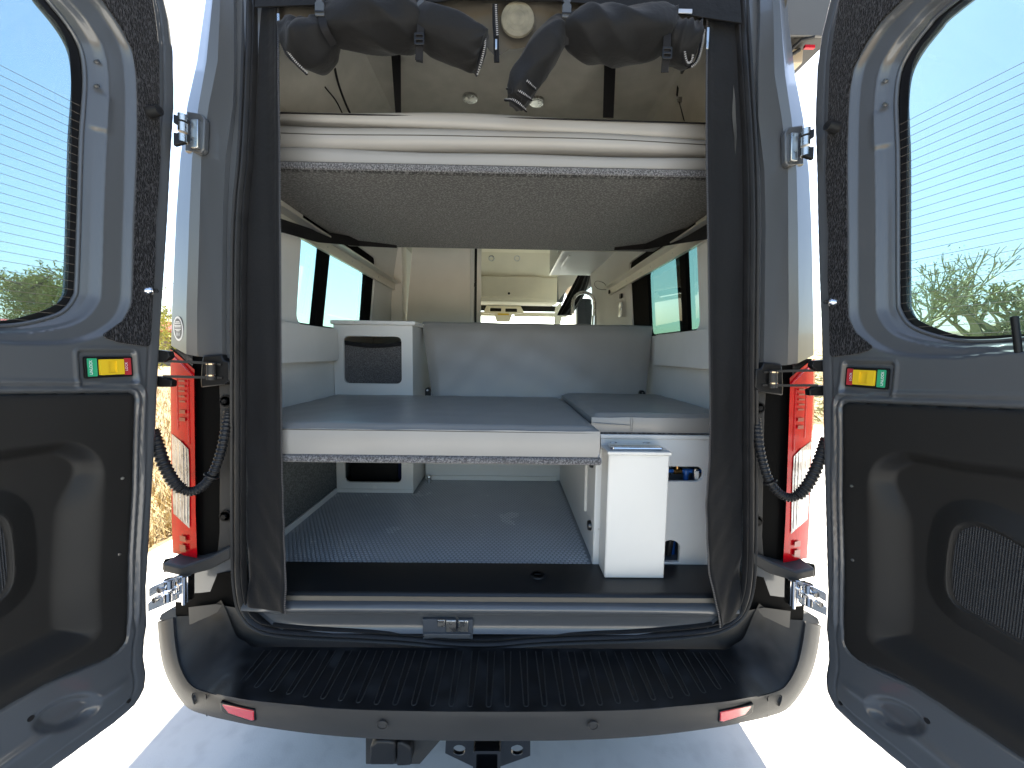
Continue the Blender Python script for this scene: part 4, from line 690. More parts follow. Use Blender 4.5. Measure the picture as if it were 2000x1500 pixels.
def layer(yt, yb, Yf, depth, name, seam=None):
    xs = np.linspace(-.835, .835, 34); secs = []; sm = []
    for x in xs:
        u = (x + .835) / 1.67; zt, zb = yt[0] + (yt[1] - yt[0]) * u + .006 * math.sin(u * 5.1 + yt[0] * 39) + .0025 * math.sin(u * 15 + yt[1] * 71), yb[0] + (yb[1] - yb[0]) * u + .004 * math.sin(u * 4.3 + yb[0] * 35)
        hh = (zt - zb); r = hh * .40; e = min(1, (.836 - abs(x)) / .02 + .25); pf = []
        yf = Yf + .004 * math.sin(u * 9 + zt * 20)
        for k in range(7): a = math.pi / 2 * k / 6; pf.append((x, yf + r - r * math.sin(a), zb + r * e - r * e * math.cos(a)) if True else 0)
        for k in range(7): a = math.pi / 2 * k / 6; pf.append((x, yf + r - r * math.cos(a), zt - r * e + r * e * math.sin(a)))
        pf += [(x, Yf + depth, zt), (x, Yf + depth, zb)]; secs.append(pf)
        if seam is not None: sm.append((x, yf - .0005 if .3 < seam < .7 else yf + .004, zb + (zt - zb) * seam))
    o = MB().loft(secs, True, True).build(name, VINYLL, MT, smooth=60)
    if seam is not None: MB().tube(sm, .0015, 6).build('seam', mat('dark_stitch', (.06, .058, .055), .8), o)
    return o
zz = lambda y: 0
L1 = ((-0.7196, 0.15, 2.1171)[2], (0.6955, 0.15, 2.122)[2]); L1b = ((-0.7217, 0.15, 2.0522)[2], (0.6989, 0.15, 2.0595)[2])
layer(L1, L1b, .150, .8, 'mattress_layer', .12)
L2 = ((-0.7169, 0.15, 2.2023)[2], (0.6929, 0.15, 2.1677)[2]); layer(L2, (L1[0] + .004, L1[1] + .003), .143, .8, 'mattress_layer', .52)
L3 = ((-0.7158, 0.15, 2.2358)[2], (0.6893, 0.15, 2.2342)[2]); layer(L3, (L2[0] + .003, L2[1] + .004), .152, .8, 'mattress_layer', .30)
MB().tube(spline([(-.83, .154, L3[0] - .011), (-.3, .152, L3[0] * .7 + L3[1] * .3 - .012), (.2, .152, L3[0] * .4 + L3[1] * .6 - .011), (.83, .154, L3[1] - .013)], 8), .0022, 6).build('piping', WEB, MT)
# loose cables at the left
tag(MB().tube(spline([(-0.7006, 0.35, 2.5252), (-0.6949, 0.4, 2.4824), (-0.6517, 0.42, 2.4301), (-0.6267, 0.42, 2.3828)], 6), .003, 6).build('cable', WEB), 'straight black cable hanging left above the folded mattress', 'cable', 'cables above the mattress')
tag(MB().tube(spline([(-0.6541, 0.35, 2.5675), (-0.6414, 0.38, 2.5477), (-0.632, 0.4, 2.4839), (-0.6177, 0.42, 2.4308), (-0.5946, 0.42, 2.3797)], 6), .0045, 6).build('cable', WEB), 'curved black cable hanging just right of the straight one above the mattress', 'cable', 'cables above the mattress')
# ------------------------------------------------------------------ lower bed, seats, cabinets
ZT = 1.216
CB = thing('bed_cushion', 'large grey vinyl bed cushion with pale front across the lower opening', 'cushion', (-.28, .45, 1.13))
BX1 = (0.3382, 0.03, 1.1572)[0]; ZBT = (-0.1899, 0.03, 1.1174)[2]; ZFT = (-0.1898, 0.03, 1.204)[2]
def cushion(name, x0, x1, y0, y1, z0, z1, m_, parent, r=.018, crown=.006, puck=0.0):
    nx, ny = 44, 36; V = []
    def top(x, y):
        ex = min(x - x0, x1 - x); ey = min(y - y0, y1 - y); q = sst(0, r * 1.3, np.array(min(ex, ey))).item()
        return z1 - (1 - q) * r * .55 + crown * math.sin(math.pi * (x - x0) / (x1 - x0)) * math.sin(math.pi * (y - y0) / (y1 - y0)) + puck * (math.sin(x * 23 + y * 9) * .4 + math.sin(x * 41 - y * 31 + 1) * .3 + math.sin(y * 47 + x * 5) * .3)
    def ax(a, b_, n): e = np.array([0, .25, .6, 1.0, 1.5]) * r; return np.concatenate([a + e, np.linspace(a + 2.2 * r, b_ - 2.2 * r, n), (b_ - e)[::-1]])
    X_, Y_ = ax(x0, x1, nx), ax(y0, y1, ny); secs = [[(x, y, top(x, y)) for x in X_] for y in Y_]
    mb = MB().loft(secs)
    def side(P, out):
        s_ = []
        for x, y, zt in P: s_.append([(x, y, zt)] + [(x + out[0] * .004 * math.sin(math.pi * k / 6), y + out[1] * .004 * math.sin(math.pi * k / 6), zt + (z0 - zt) * k / 6) for k in range(1, 7)])
        return s_
    mb.loft(side(secs[0], (0, -1))); mb.loft(side(secs[-1], (0, 1))); mb.loft(side([q[0] for q in secs], (-1, 0))); mb.loft(side([q[-1] for q in secs], (1, 0)))
    mb.add([(x0, y0, z0), (x1, y0, z0), (x1, y1, z0), (x0, y1, z0)], [(0, 1, 2, 3)])
    return mb.build(name, m_, parent, smooth=50)
cu = cushion('cushion_body', -.895, BX1, .028, .905, ZBT + .001, ZT, VINYL, CB, r=.026, puck=.0016)
MB().tube([(-.89, .0275, ZT - .0185), (-.3, .0270, ZT - .0175), (BX1 - .006, .0285, ZT - .0195)], .0014, 8).build('front_seam', MATS['dark_stitch'], CB)
MB().tube([(BX1 + .0005, .03, ZT - .018), (BX1 + .001, .45, ZT - .018), (BX1, .90, ZT - .018)], .0014, 8).build('side_seam', MATS['dark_stitch'], CB)
BP = thing('bed_board', 'thin felt-covered board under the large grey bed cushion', 'board', (-.28, .45, 1.10))
ZBB = (-0.1899, 0.03, 1.0923)[2]
bx('board', (-.897, .020, ZBB), (BX1 + .008, .90, ZBT), FELTL, BP, bevel=.009, seg=3)
# seat base on the right
SBX = (0.374, 0.2018, 0.66)[0]; SBF = .205
SB = thing('seat_box', 'white panelled seat box at the right rear with round-ended openings', 'seat base', (.62, .6, ZF))
ztop = (0.6241, 0.205, 1.1414)[2]
ho = [(p[0], p[2]) for p in [(0.6346, 0.205, 1.0396), (0.7585, 0.205, 1.041)]]
h1 = rrect((0.5733, 0.205, 1.0021)[0], (0.772, 0.205, 1.0043)[0], (0.6315, 0.205, 0.9833)[2], (0.6289, 0.205, 1.0395)[2], .025, 6)
hx0, hx1, hz0, hz1 = (0.6259, 0.205, 0.6864)[0], (0.6978, 0.205, 0.687)[0], (0.646, 0.205, 0.6705)[2], (0.642, 0.205, 0.7567)[2]
h2 = [(hx0, hz0), (hx1, hz0)] + [((hx0 + hx1) / 2 + (hx1 - hx0) / 2 * math.cos(a * math.pi / 8), hz1 - .03 + .03 * math.sin(a * math.pi / 8)) for a in range(0, 9)]
plate([(SBX, ZF + .001), (.91, ZF + .001), (.91, ztop), (SBX, ztop)], [h1, h2], lambda u, v, q: (u, SBF + q, v), .016).build('front_panel', WHITE, SB, smooth=20, bevel=.0015)
plate([(SBF + .017, ZF + .001), (1.16, ZF + .001), (1.16, ztop), (SBF + .017, ztop)], [], lambda u, v, q: (SBX + q, u, v), .016).build('side_panel', WHITE, SB)
bx('corner_post', (SBX - .006, SBF - .006, ZF), (SBX + .02, SBF + .03, ztop - .002), WHITE, SB, bevel=.004)
bx('top_panel', (SBX, SBF - .004, ztop), (.91, 1.16, ztop + .016), WHITE, SB, bevel=.003)
bx('felt_strip', (SBX + .01, SBF + .004, ztop + .016), (.90, 1.1, ztop + .022), FELT, SB, bevel=.001)
for z in (1.03, .80): MB().cyl((SBX + .012, SBF - .0065, z), (SBX + .012, SBF - .008, z), .0035, 10).build('panel_screw', STEEL, SB)
gv = MB().tube([(SBX - .003, .37, .80), (SBX - .003, .37, 1.06)], .007, 10).build('side_groove', WHITEM, SB)
for (y, z) in ((.275, 1.03), (.275, .78)): MB().tube([(SBX - .001, y, z), (SBX - .012, y, z), (SBX - .014, y, z)], [.02, .018, .008], 18).build('latch_knob', mat('dark_steel', (.08, .08, .08), .3, .8), SB)
vt = MB().tube([(SBX - .001, .93, .93), (SBX - .006, .93, .93)], .055, 24).build('air_vent', BLACK, SB)
# pipes seen in the opening
PP = thing('water_pipes', 'blue water pipes with brass tee inside the seat box opening', 'pipes', (.7, .26, .95))
pz = (0.7078, 0.25, 1.0071)[2]; pa = (0.5858, 0.25, 1.0057); pb = (0.797, 0.25, 1.0)
MB().cyl((.38, .26, pz), (.87, .26, pz), .0085, 12).build('pipe', BLUEP, PP)
c = (0.6965, 0.26, 1.0058); MB().cyl((c[0] - .016, .26, pz), (c[0] + .016, .26, pz), .0125, 14).build('tee_fitting', BRASS, PP); MB().cyl((c[0], .26, pz), (c[0], .26, pz + .03), .009, 12).build('tee_branch', BRASS, PP)
c = (0.7332, 0.26, 0.9861); MB().cyl((c[0], .262, pz), (c[0], .262, pz - .06), .0095, 12).build('pipe_branch', BLUEP, PP); MB().cyl((c[0], .262, pz + .004), (c[0], .262, pz - .012), .013, 12).build('elbow', BLUEP, PP)
c = (0.761, 0.245, 0.9992); vb = MB().cyl((c[0], .245, c[2] - .02), (c[0], .245, c[2] + .02), .011, 14).build('valve', STEEL, PP)
bx('valve_tag', (c[0] - .008, .228, c[2] - .016), (c[0] + .006, .234, c[2] + .016), WHITEP, PP, bevel=.001)
c = (0.6883, 0.26, 0.6777); MB().tube(spline([(c[0] - .01, .26, .67), (c[0] - .004, .26, .72), (c[0] + .006, .27, .75)], 4), .012, 10).build('black_hose', RUBBER, PP); MB().cyl((c[0] + .02, .29, .66), (c[0] + .02, .29, .76), .009, 10).build('drain_pipe', BLUEP, PP)
bx('inner_tank', (.40, .40, .67), (.88, .9, 1.08), mat('tank_white', (.5, .52, .55), .4), PP)
# right seat cushion
SC = thing('seat_cushion', 'smaller grey vinyl seat cushion on the white seat box', 'cushion', (.62, .55, 1.17))
zc0 = ztop + .022; zc1 = 1.232
cushion('cushion_body', BX1 + .012, .898, .215, .985, zc0, zc1, VINYL, SC, r=.024, puck=.0018)
xs_ = (0.5026, 0.21, 1.1924)[0]
MB().tube([(xs_, .2105, zc0 + .004), (xs_, .2075, (zc0 + zc1) / 2), (xs_, .213, zc1 - .012)], .0018, 6).build('stitched_seam', VINYL, SC); MB().tube([(xs_ - .008, .2105, zc0 + .004), (xs_ - .008, .2075, (zc0 + zc1) / 2), (xs_ - .008, .213, zc1 - .012)], .0012, 6).build('stitched_seam', VINYL, SC)
MB().tube(spline([(BX1 + .02, .210, zc0 + .036), (BX1 + .06, .206, zc0 + .033), (xs_ - .012, .208, zc0 + .028)], 5), .003, 8, flat=.6).build('fabric_fold', VINYL, SC)
# backrest
BR = thing('bench_cushion', 'wide grey vinyl backrest cushion leaning behind the seats', 'backrest', (.22, 1.05, 1.2))
tl, tr_, bl, br_ = map(Vector, ((-0.4709, 1.13, 1.6151), (0.9054, 1.13, 1.6125), (-0.3948, 1.03, 1.1887), (0.8448, 1.03, 1.1875)))
secs = []
for i in range(25):
    v = i / 24; row = []
    for j in range(41):
        u = j / 40; p = bl.lerp(br_, u).lerp(tl.lerp(tr_, u), v); e = min(u, 1 - u) * 1.35; ez = min(1 - v, 1) * .43
        q = sst(0, .03, np.array(e)).item() * sst(0, .03, np.array(ez)).item(); row.append(p + Vector((0, .012 - .016 * q - .010 * math.sin(math.pi * u) * math.sin(math.pi * v), .0015 * math.sin(u * 30))) + Vector((0, .0022 * math.sin(u * 17 + v * 5) * math.sin(v * 9 + u * 4) + .0012 * math.sin(u * 43 - v * 13), 0)))
    secs.append(row)
topr = [[p + Vector((0, dy_, dz_)) for p in secs[-1]] for dy_, dz_ in ((.006, .008), (.02, .014), (.06, .016), (.10, .010), (.112, -.01))]
bk = [[p + Vector((0, .11, 0)) for p in secs[0]]]
MB().loft(secs + topr + bk).loft([[q[0] for q in secs + topr[:0]], [q[0] + Vector((0, .11, 0)) for q in secs]]).loft([[q[-1] for q in secs], [q[-1] + Vector((0, .11, 0)) for q in secs]]).build('cushion_body', VINYL, BR, smooth=60)
MB().tube([q + Vector((0, -.001, -.004)) for q in secs[-1]], .0028, 8).build('top_piping', VINYL, BR)
for c in [(-0.4123, 1.015, 1.2137), (0.8117, 1.015, 1.2155)]:
    b_ = plate([(c[0] - .015, c[2] - .03), (c[0] + .015, c[2] - .03)] + [(c[0] + .015 * math.cos(a * math.pi / 6), c[2] + .018 + .015 * math.sin(a * math.pi / 6)) for a in range(7)], [], lambda u, v, q: (u, 1.005 + q, v), .02).build('hinge_bracket', BLACK, BR)
    MB().cyl((c[0], 1.003, c[2] + .017), (c[0], 1.0, c[2] + .017), .0055, 12).build('bracket_bolt', CHROME, BR)
bx('storage_panel', (-.46, 1.165, ZF + .001), (SBX + .02, 1.185, 1.2), WHITE, BR)
bx('foot_strip', (-.44, 1.152, ZF + .001), (SBX - .02, 1.164, ZF + .03), WHITEM, BR)
MB_c = (-0.4258, 1.106, 0.662)
t = thing('floor_bolt', 'short chromed floor bolt beside the white cabinet', 'bolt', (MB_c[0], MB_c[1], ZF)); MB().cyl((MB_c[0], MB_c[1], ZF), (MB_c[0], MB_c[1], ZF + .03), .013, 16).build('stem', CHROME, t); MB().tube([(MB_c[0], MB_c[1], ZF + .03), (MB_c[0], MB_c[1], ZF + .036), (MB_c[0], MB_c[1], ZF + .045), (MB_c[0], MB_c[1], ZF + .047)], [.016, .017, .013, .004], 16).build('cap', STEEL, t)
# left cabinet
YC = .93
CA = thing('storage_cabinet', 'tall white cabinet with net-covered round-cornered hatch left of the backrest', 'cabinet', (-.68, 1.2, ZF))
cx0, cx1, cz1 = -.905, (-0.478, 0.93, 1.4122)[0], (-0.7692, 0.93, 1.5901)[2]
hA = rrect((-0.8525, 0.93, 1.4067)[0], (-0.5391, 0.93, 1.4113)[0], (-0.7188, 0.93, 1.2718)[2], (-0.7151, 0.93, 1.5277)[2], .028, 6)
hB = rrect((-0.8596, 0.93, 0.7521)[0], (-0.5442, 0.93, 0.7556)[0], (-0.7267, 0.93, 0.7185)[2], (-0.7233, 0.93, 0.9563)[2], .028, 6)
plate([(cx0, ZF + .001), (cx1, ZF + .001), (cx1, cz1), (cx0, cz1)], [hA, hB], lambda u, v, q: (u, YC + q, v), .018).build('front_panel', WHITE, CA, bevel=.002)
bx('side_panel', (cx1 - .018, YC + .0185, ZF + .001), (cx1 - .0005, 1.55, cz1), WHITE, CA, bevel=.001); bx('back_panel', (cx0, 1.55, ZF), (cx1, 1.565, cz1), WHITE, CA, bevel=.001)
bx('inner_shelf', (cx0 + .01, YC + .02, 1.19), (cx1 - .02, 1.54, 1.205), WHITE, CA, bevel=.001)
bx('top_panel', (cx0 - .01, YC - .016, cz1 + .0005), ((-0.7887, 0.91, 1.5992)[0] - .001, 1.58, cz1 + .022), WHITE, CA, bevel=.004); bx('top_panel', ((-0.7887, 0.91, 1.5992)[0] + .001, YC - .016, cz1 + .0005), (cx1 + .018, 1.58, cz1 + .022), WHITE, CA, bevel=.004)
bx('foot_strip', (cx0, YC - .008, ZF + .001), (cx1, YC - .0005, ZF + .022), WHITEM, CA, bevel=.002)
cc = (-0.693, 0.93, 0.6896); MB().cyl((cc[0], YC - .001, cc[2]), (cc[0], YC + .001, cc[2]), .012, 18).build('cover_cap', WALLG, CA)
xa, xb_, za, zb_ = min(p[0] for p in hA) - .005, max(p[0] for p in hA) + .005, min(p[1] for p in hA), max(p[1] for p in hA)
secs = []
for i in range(13):
    u = i / 12; x = xa + (xb_ - xa) * u; zt = zb_ - .030 - .016 * math.sin(math.pi * u); secs.append([(x, YC + .022 + .05 * math.sin(math.pi * u) * k / 6, zt + (za - .01 - zt) * k / 6) for k in range(7)])
MB().loft(secs).build('net_pocket', DARKM, CA)
MB().loft([[(q[0][0], q[0][1] - .002, q[0][2] + .007), (q[0][0], q[0][1] - .003, q[0][2] - .016)] for q in secs]).build('net_binding', WEB, CA)
bx('dark_contents', (cx0 + .03, 1.05, .68), (cx1 - .12, 1.4, 1.0), BLACK, CA); bx('blue_contents', (cx1 - .14, 1.06, .68), (cx1 - .03, 1.3, .95), mat('dark_blue_cloth', (.01, .015, .06), .8, bump=.6, bscale=40), CA)
# white waste bin
B0, B1 = (0.3897, 0.11, 0.665), (0.6007, 0.1064, 0.665); BF = (B0[1] + B1[1]) / 2; BT = (0.477, 0.1, 1.1189)[2]
WBN = thing('waste_bin', 'narrow white metal box bin with chromed flap standing on the sill', 'bin', ((B0[0] + B1[0]) / 2, BF + .05, .664))
bx('bin_body', (B0[0], BF, .6645), (B1[0], BF + .088, BT - .012), WHITEM, WBN, bevel=.0035)
bx('front_frame', (B0[0] + .004, BF - .0012, .669), (B1[0] - .004, BF - .0002, BT - .02), WHITEM, WBN, bevel=.0003)
bx('rim', (B0[0] - .005, BF - .006, BT - .012), (B1[0] + .005, BF + .098, BT), WHITEM, WBN, bevel=.003)
plate(rrect(B0[0] + .012, B1[0] - .018, BF + .012, BF + .085, .012), [], lambda u, v, q: (u, v, BT + .001 + q), .009).build('lid_flap', CHROME, WBN, bevel=.003)
MB().tube([(B0[0] + .02, BF + .012, BT + .008), (B1[0] - .026, BF + .012, BT + .008)], .005, 10).build('lid_edge', CHROME, WBN)
for x in (B0[0] + .04, B1[0] - .05): bx('hinge', (x - .012, BF + .085, BT), (x + .012, BF + .096, BT + .012), STEEL, WBN, bevel=.002)
# ------------------------------------------------------------------ partition, galley and cab seen over the backrest
PT = thing('partition_wall', 'warm grey partition with aluminium edge profile behind the backrest', 'partition', (-.6, 2.2, ZF))
MB().prism([(-0.7895, 2.0, 1.6417), (-0.7317, 2.0, 2.3324), (-0.2741, 2.0, 2.3408), (-0.2698, 2.0, 1.6498)], (0, .02, 0)).build('panel', PARTM, PT)
pl = (-0.7895, 2.0, 1.6417); bx('lower_panel', (pl[0], 2.0, ZF), ((-0.2709, 2.0, 1.8146)[0], 2.02, pl[2] - .001), PARTM, PT)
bx('edge_profile', ((-0.2709, 2.0, 1.8146)[0] + .0005, 1.995, ZF), ((-0.2377, 2.0, 1.8151)[0], 2.03, 2.6), WHITEM, PT, bevel=.002); bx('door_gap', ((-0.2377, 2.0, 1.8151)[0] + .0005, 2.01, ZF), ((-0.2169, 2.0, 1.8155)[0], 2.03, 2.6), BLACK, PT, bevel=.001)
bx('door_frame', ((-0.2169, 2.0, 1.8155)[0] + .0005, 1.995, ZF), ((-0.1837, 2.0, 1.816)[0], 2.03, 2.6), PARTM, PT, bevel=.002); bx('door_catch', ((-0.238, 1.99, 1.9769)[0], 1.99, (-0.238, 1.99, 1.9769)[2]), ((-0.2176, 1.99, 2.0056)[0], 1.999, (-0.2176, 1.99, 2.0056)[2]), BLACK, PT, bevel=.001)
bx('side_return', (-.88, 1.9, ZF), (pl[0], 2.03, 2.33), PARTM, PT)
OC = thing('overhead_cabinet', 'white overhead cabinet with slotted underside on the right wall', 'cabinet', (.65, 2.3, 2.2))
a0 = (0.4349, 2.65, 2.2108); za = a0[2]; q0 = (0.7581, 2.5411, 2.195); q1 = (0.7083, 1.6736, 2.195)
bx('cabinet_body', (a0[0], 1.75, za), (.87, 2.65, 2.6), WHITE, OC, bevel=.006)
bx('edge_trim', (a0[0] - .004, 1.74, za - .004), (a0[0] + .012, 2.65, za - .0005), ALU, OC, bevel=.001); bx('front_trim', (a0[0], 1.742, za - .004), (.87, 1.749, za + .02), ALU, OC, bevel=.001)
MB().tube([(0.4936, 2.1776, 2.192), (0.4988, 1.8257, 2.192)], .012, 10, flat=.3).build('light_slot', WHITEM, OC)
bx('switch_panel', (a0[0] - .012, 1.80, za + .05), (a0[0] - .0005, 2.0, za + .16), STEEL, OC); bx('switch', (a0[0] - .016, 1.82, za + .07), (a0[0] - .0125, 1.97, za + .14), BLACK, OC)
GL = thing('galley_unit', 'white galley counter behind the backrest carrying the tap', 'counter', (.65, 2.4, ZF))
bx('counter', (.33, 2.05, ZF), (.88, 3.1, 1.55), WHITE, GL, bevel=.004); bx('worktop', (.31, 2.03, 1.551), (.89, 3.12, 1.585), WHITEM, GL, bevel=.004)
FA = thing('arched_tap', 'tall arched chrome tap rising behind the backrest', 'tap', (.82, 2.4, 1.586))
fb, ft = Vector((0.83, 2.4, 1.6926)), Vector((0.7215, 2.4, 2.0108)); fl = Vector((0.6283, 2.4, 1.8197)); wr = (fb.x - fl.x) / 2; zc = ft.z - wr
arc = [(fb.x, 2.4, 1.586), (fb.x, 2.4, zc)] + [(fb.x - wr + wr * math.cos(a * math.pi / 14), 2.4, zc + wr * math.sin(a * math.pi / 14)) for a in range(1, 15)] + [(fb.x - 2 * wr, 2.4, fl.z)]
MB().tube(arc, .0145, 14).build('spout', STEEL, FA); MB().cyl((fb.x, 2.4, 1.586), (fb.x, 2.4, 1.80), .024, 18).build('tap_base', CHROME, FA)
# wall bits on the right
sw = thing('wall_switch', 'slim vertical chrome switch plate on the right wall', 'switch', (0.86, 1.6326, 1.7905)); a = (0.872, 1.6398, 1.7256); b_ = (0.872, 1.7039, 1.8288)
bx('plate', (.855, a[1], a[2]), (.868, b_[1], b_[2]), CHROME, sw, bevel=.002); a = (0.872, 1.6567, 1.8596); b_ = (0.872, 1.6989, 1.8914); bx('button', (.855, a[1], a[2]), (.868, b_[1], b_[2]), BLACK, sw, bevel=.001)
tag(MB().tube(spline([(0.85, 2.0579, 2.0065), (0.84, 2.1445, 2.0549), (0.83, 2.355, 2.1055), (0.83, 2.4351, 2.0876), (0.84, 2.3283, 2.0334), (0.85, 2.0715, 1.9837)], 6), .002, 6).build('wire_loop', WEB), 'thin loop of wire at the end of the right rail', 'wire')
# cab
CBN = thing('cab_overhead_shelf', 'beige overhead shelf with flap above the windscreen', 'shelf', (.1, 3.5, 2.1))
y0 = 3.5; S = lambda x, y: 0
MB().loft([[(x, y, z) for x in (-.9, -.3, .3, .62)] for y, z in ((3.52, 2.36), (3.50, 2.34), (3.50, 2.085), (3.508, 2.08), (3.508, 2.062), (3.54, 2.048), (3.75, 2.055), (4.2, 2.095))]).build('shelf_body', CABT, CBN, smooth=40)
fx0, fx1, fz0, fz1 = -.34, (0.4396, 3.49, 2.2382)[0], (0.083, 3.49, 2.1126)[2], (0.0795, 3.49, 2.3454)[2]
plate(rrect(fx0, fx1, fz0, fz1, .012), [], lambda u, v, q: (u, 3.486 + q, v), .012).build('flap', CABT, CBN, bevel=.003)
c = (0.0459, 3.48, 2.1524); MB().cyl((c[0], 3.487, c[2]), (c[0], 3.478, c[2]), .014, 16).build('flap_lock', BLACK, CBN)
bx('header_dark_strip', (-.85, 4.20, 2.02), (.85, 4.21, 2.10), BLACK, CBN)  # black box put in as the darkness of the gap under the shelf
OCN = thing('overhead_console', 'beige roof console with twin pockets above the windscreen centre', 'console', (.0, 4.0, 1.95))
hh = [rrect((-0.2004, 4.0, 2.0467)[0], (-0.0519, 4.0, 2.0491)[0], (-0.1796, 4.0, 1.9936)[2], (-0.1801, 4.0, 2.0404)[2], .008, 3), rrect((0.0021, 4.0, 2.05)[0], (0.1575, 4.0, 2.0525)[0], (-0.1796, 4.0, 1.9903)[2], (-0.1801, 4.0, 2.037)[2], .008, 3)]
plate([(p[0], p[2]) for p in [(-0.2875, 4.0, 1.9719), (-0.2478, 4.0, 2.066), (0.2046, 4.0, 2.0666), (0.2535, 4.0, 1.9806), (0.0913, 4.0, 1.9579), (0.0589, 4.0, 1.8635), (-0.1105, 4.0, 1.8608), (-0.1455, 4.0, 1.9608)]], hh, lambda u, v, q: (u, 4.0 + q, v), .05).build('console_body', CABT, OCN, bevel=.004)
bx('pocket_back', ((-0.2139, 4.0, 2.0465)[0], 4.045, (-0.1795, 4.0, 1.9803)[2]), ((0.1711, 4.0, 2.0527)[0], 4.055, (-0.1802, 4.0, 2.0537)[2]), BLACK, OCN)
bx('warning_label', ((-0.098, 3.99, 1.9672)[0], 3.994, (-0.0977, 3.99, 1.9472)[2]), ((0.0505, 3.99, 1.9696)[0], 3.998, (-0.098, 3.99, 1.9672)[2]), YELLOW, OCN, bevel=0)
for sd, nm in ((-1, 'left'), (1, 'right')):
    x = sd * .48; zr = (0.5118, 4.15, 1.9447)[2]
    t = tag(bx('sun_visor', (x - .36, 4.13, zr), (x + .36, 4.15, zr + .055), CABT, None, bevel=.01, seg=3), 'folded beige sun visor at the %s of the windscreen' % nm, 'visor')
tag(MB().prism([(0.6289, 3.7, 2.0255), (0.6911, 3.7, 2.0895), (0.7262, 3.7, 1.964), (0.6798, 3.7, 1.7734), (0.6221, 3.7, 1.7725)], (0, .05, 0)).build('pillar_trim', CABT), 'pale curved trim beside the windscreen on the right', 'trim')
tag(MB().prism([(0.5887, 3.2, 2.3155), (0.6911, 3.2, 2.3229), (0.9068, 3.2, 2.3601), (0.9083, 3.2, 2.3098), (0.7062, 3.2, 2.1832), (0.6066, 3.2, 2.0521)], (0, .03, 0)).build('upper_door_trim', PARTM), 'beige rounded trim above the cab passenger window', 'trim')
# gathered dark curtain by the passenger window
secs = []
for i in range(20):
    v = i / 19; c = Vector((0.846, 3.0, 2.3024)).lerp(Vector((0.6396, 3.0, 1.8583)), v) + Vector((.07 * math.sin(v * 3.1) * .3, 0, 0)); w_ = .055 + .03 * math.sin(v * 2.6)
    secs.append([c + Vector((math.cos(a * math.pi / 10) * w_ * (1 + .16 * math.sin(a * 3.0)), math.sin(a * math.pi / 10) * .06 * (1 + .2 * math.sin(a * 3.)), 0)) for a in range(20)])
tag(MB().loft(secs, True, True).build('cab_curtain', NYLON), 'gathered dark curtain tied beside the cab passenger window', 'curtain')
SE = thing('passenger_seat', 'black passenger seat partly hidden behind the tap', 'seat', (.6, 4.0, .6))
plate(rrect(.36, .86, 1.0, 1.68, .10, 5), [], lambda u, v, q: (u, 3.7 + q + (v - 1) * -.12, v), .14).build('backrest', BLACK, SE, bevel=.03, seg=3)
c = (0.9756, 3.62, 2.0839); plate(rrect(c[0] - .09, c[0] + .09, 1.74, c[2] + .04, .05, 5), [], lambda u, v, q: (u, 3.6 + q, v), .10).build('headrest', BLACK, SE, bevel=.03, seg=3)
bx('seat_pad', (.36, 3.72, .9), (.86, 4.3, 1.05), BLACK, SE, bevel=.04, seg=3)
for x in (c[0] - .04, c[0] + .04): MB().cyl((x, 3.66, 1.64), (x, 3.66, 1.78), .007, 10).build('headrest_post', CHROME, SE)
DB = tag(MB().prism([(-.95, 4.45, 1.30), (-.95, 4.95, 1.36), (-.95, 4.95, .7), (-.95, 4.45, .7)], (1.9, 0, 0)).build('dashboard', mat('grey_dash', (.38, .36, .32), .6)), 'grey dashboard below the windscreen', 'dashboard')  # tone lightened so the dashboard bounces more light into the cab
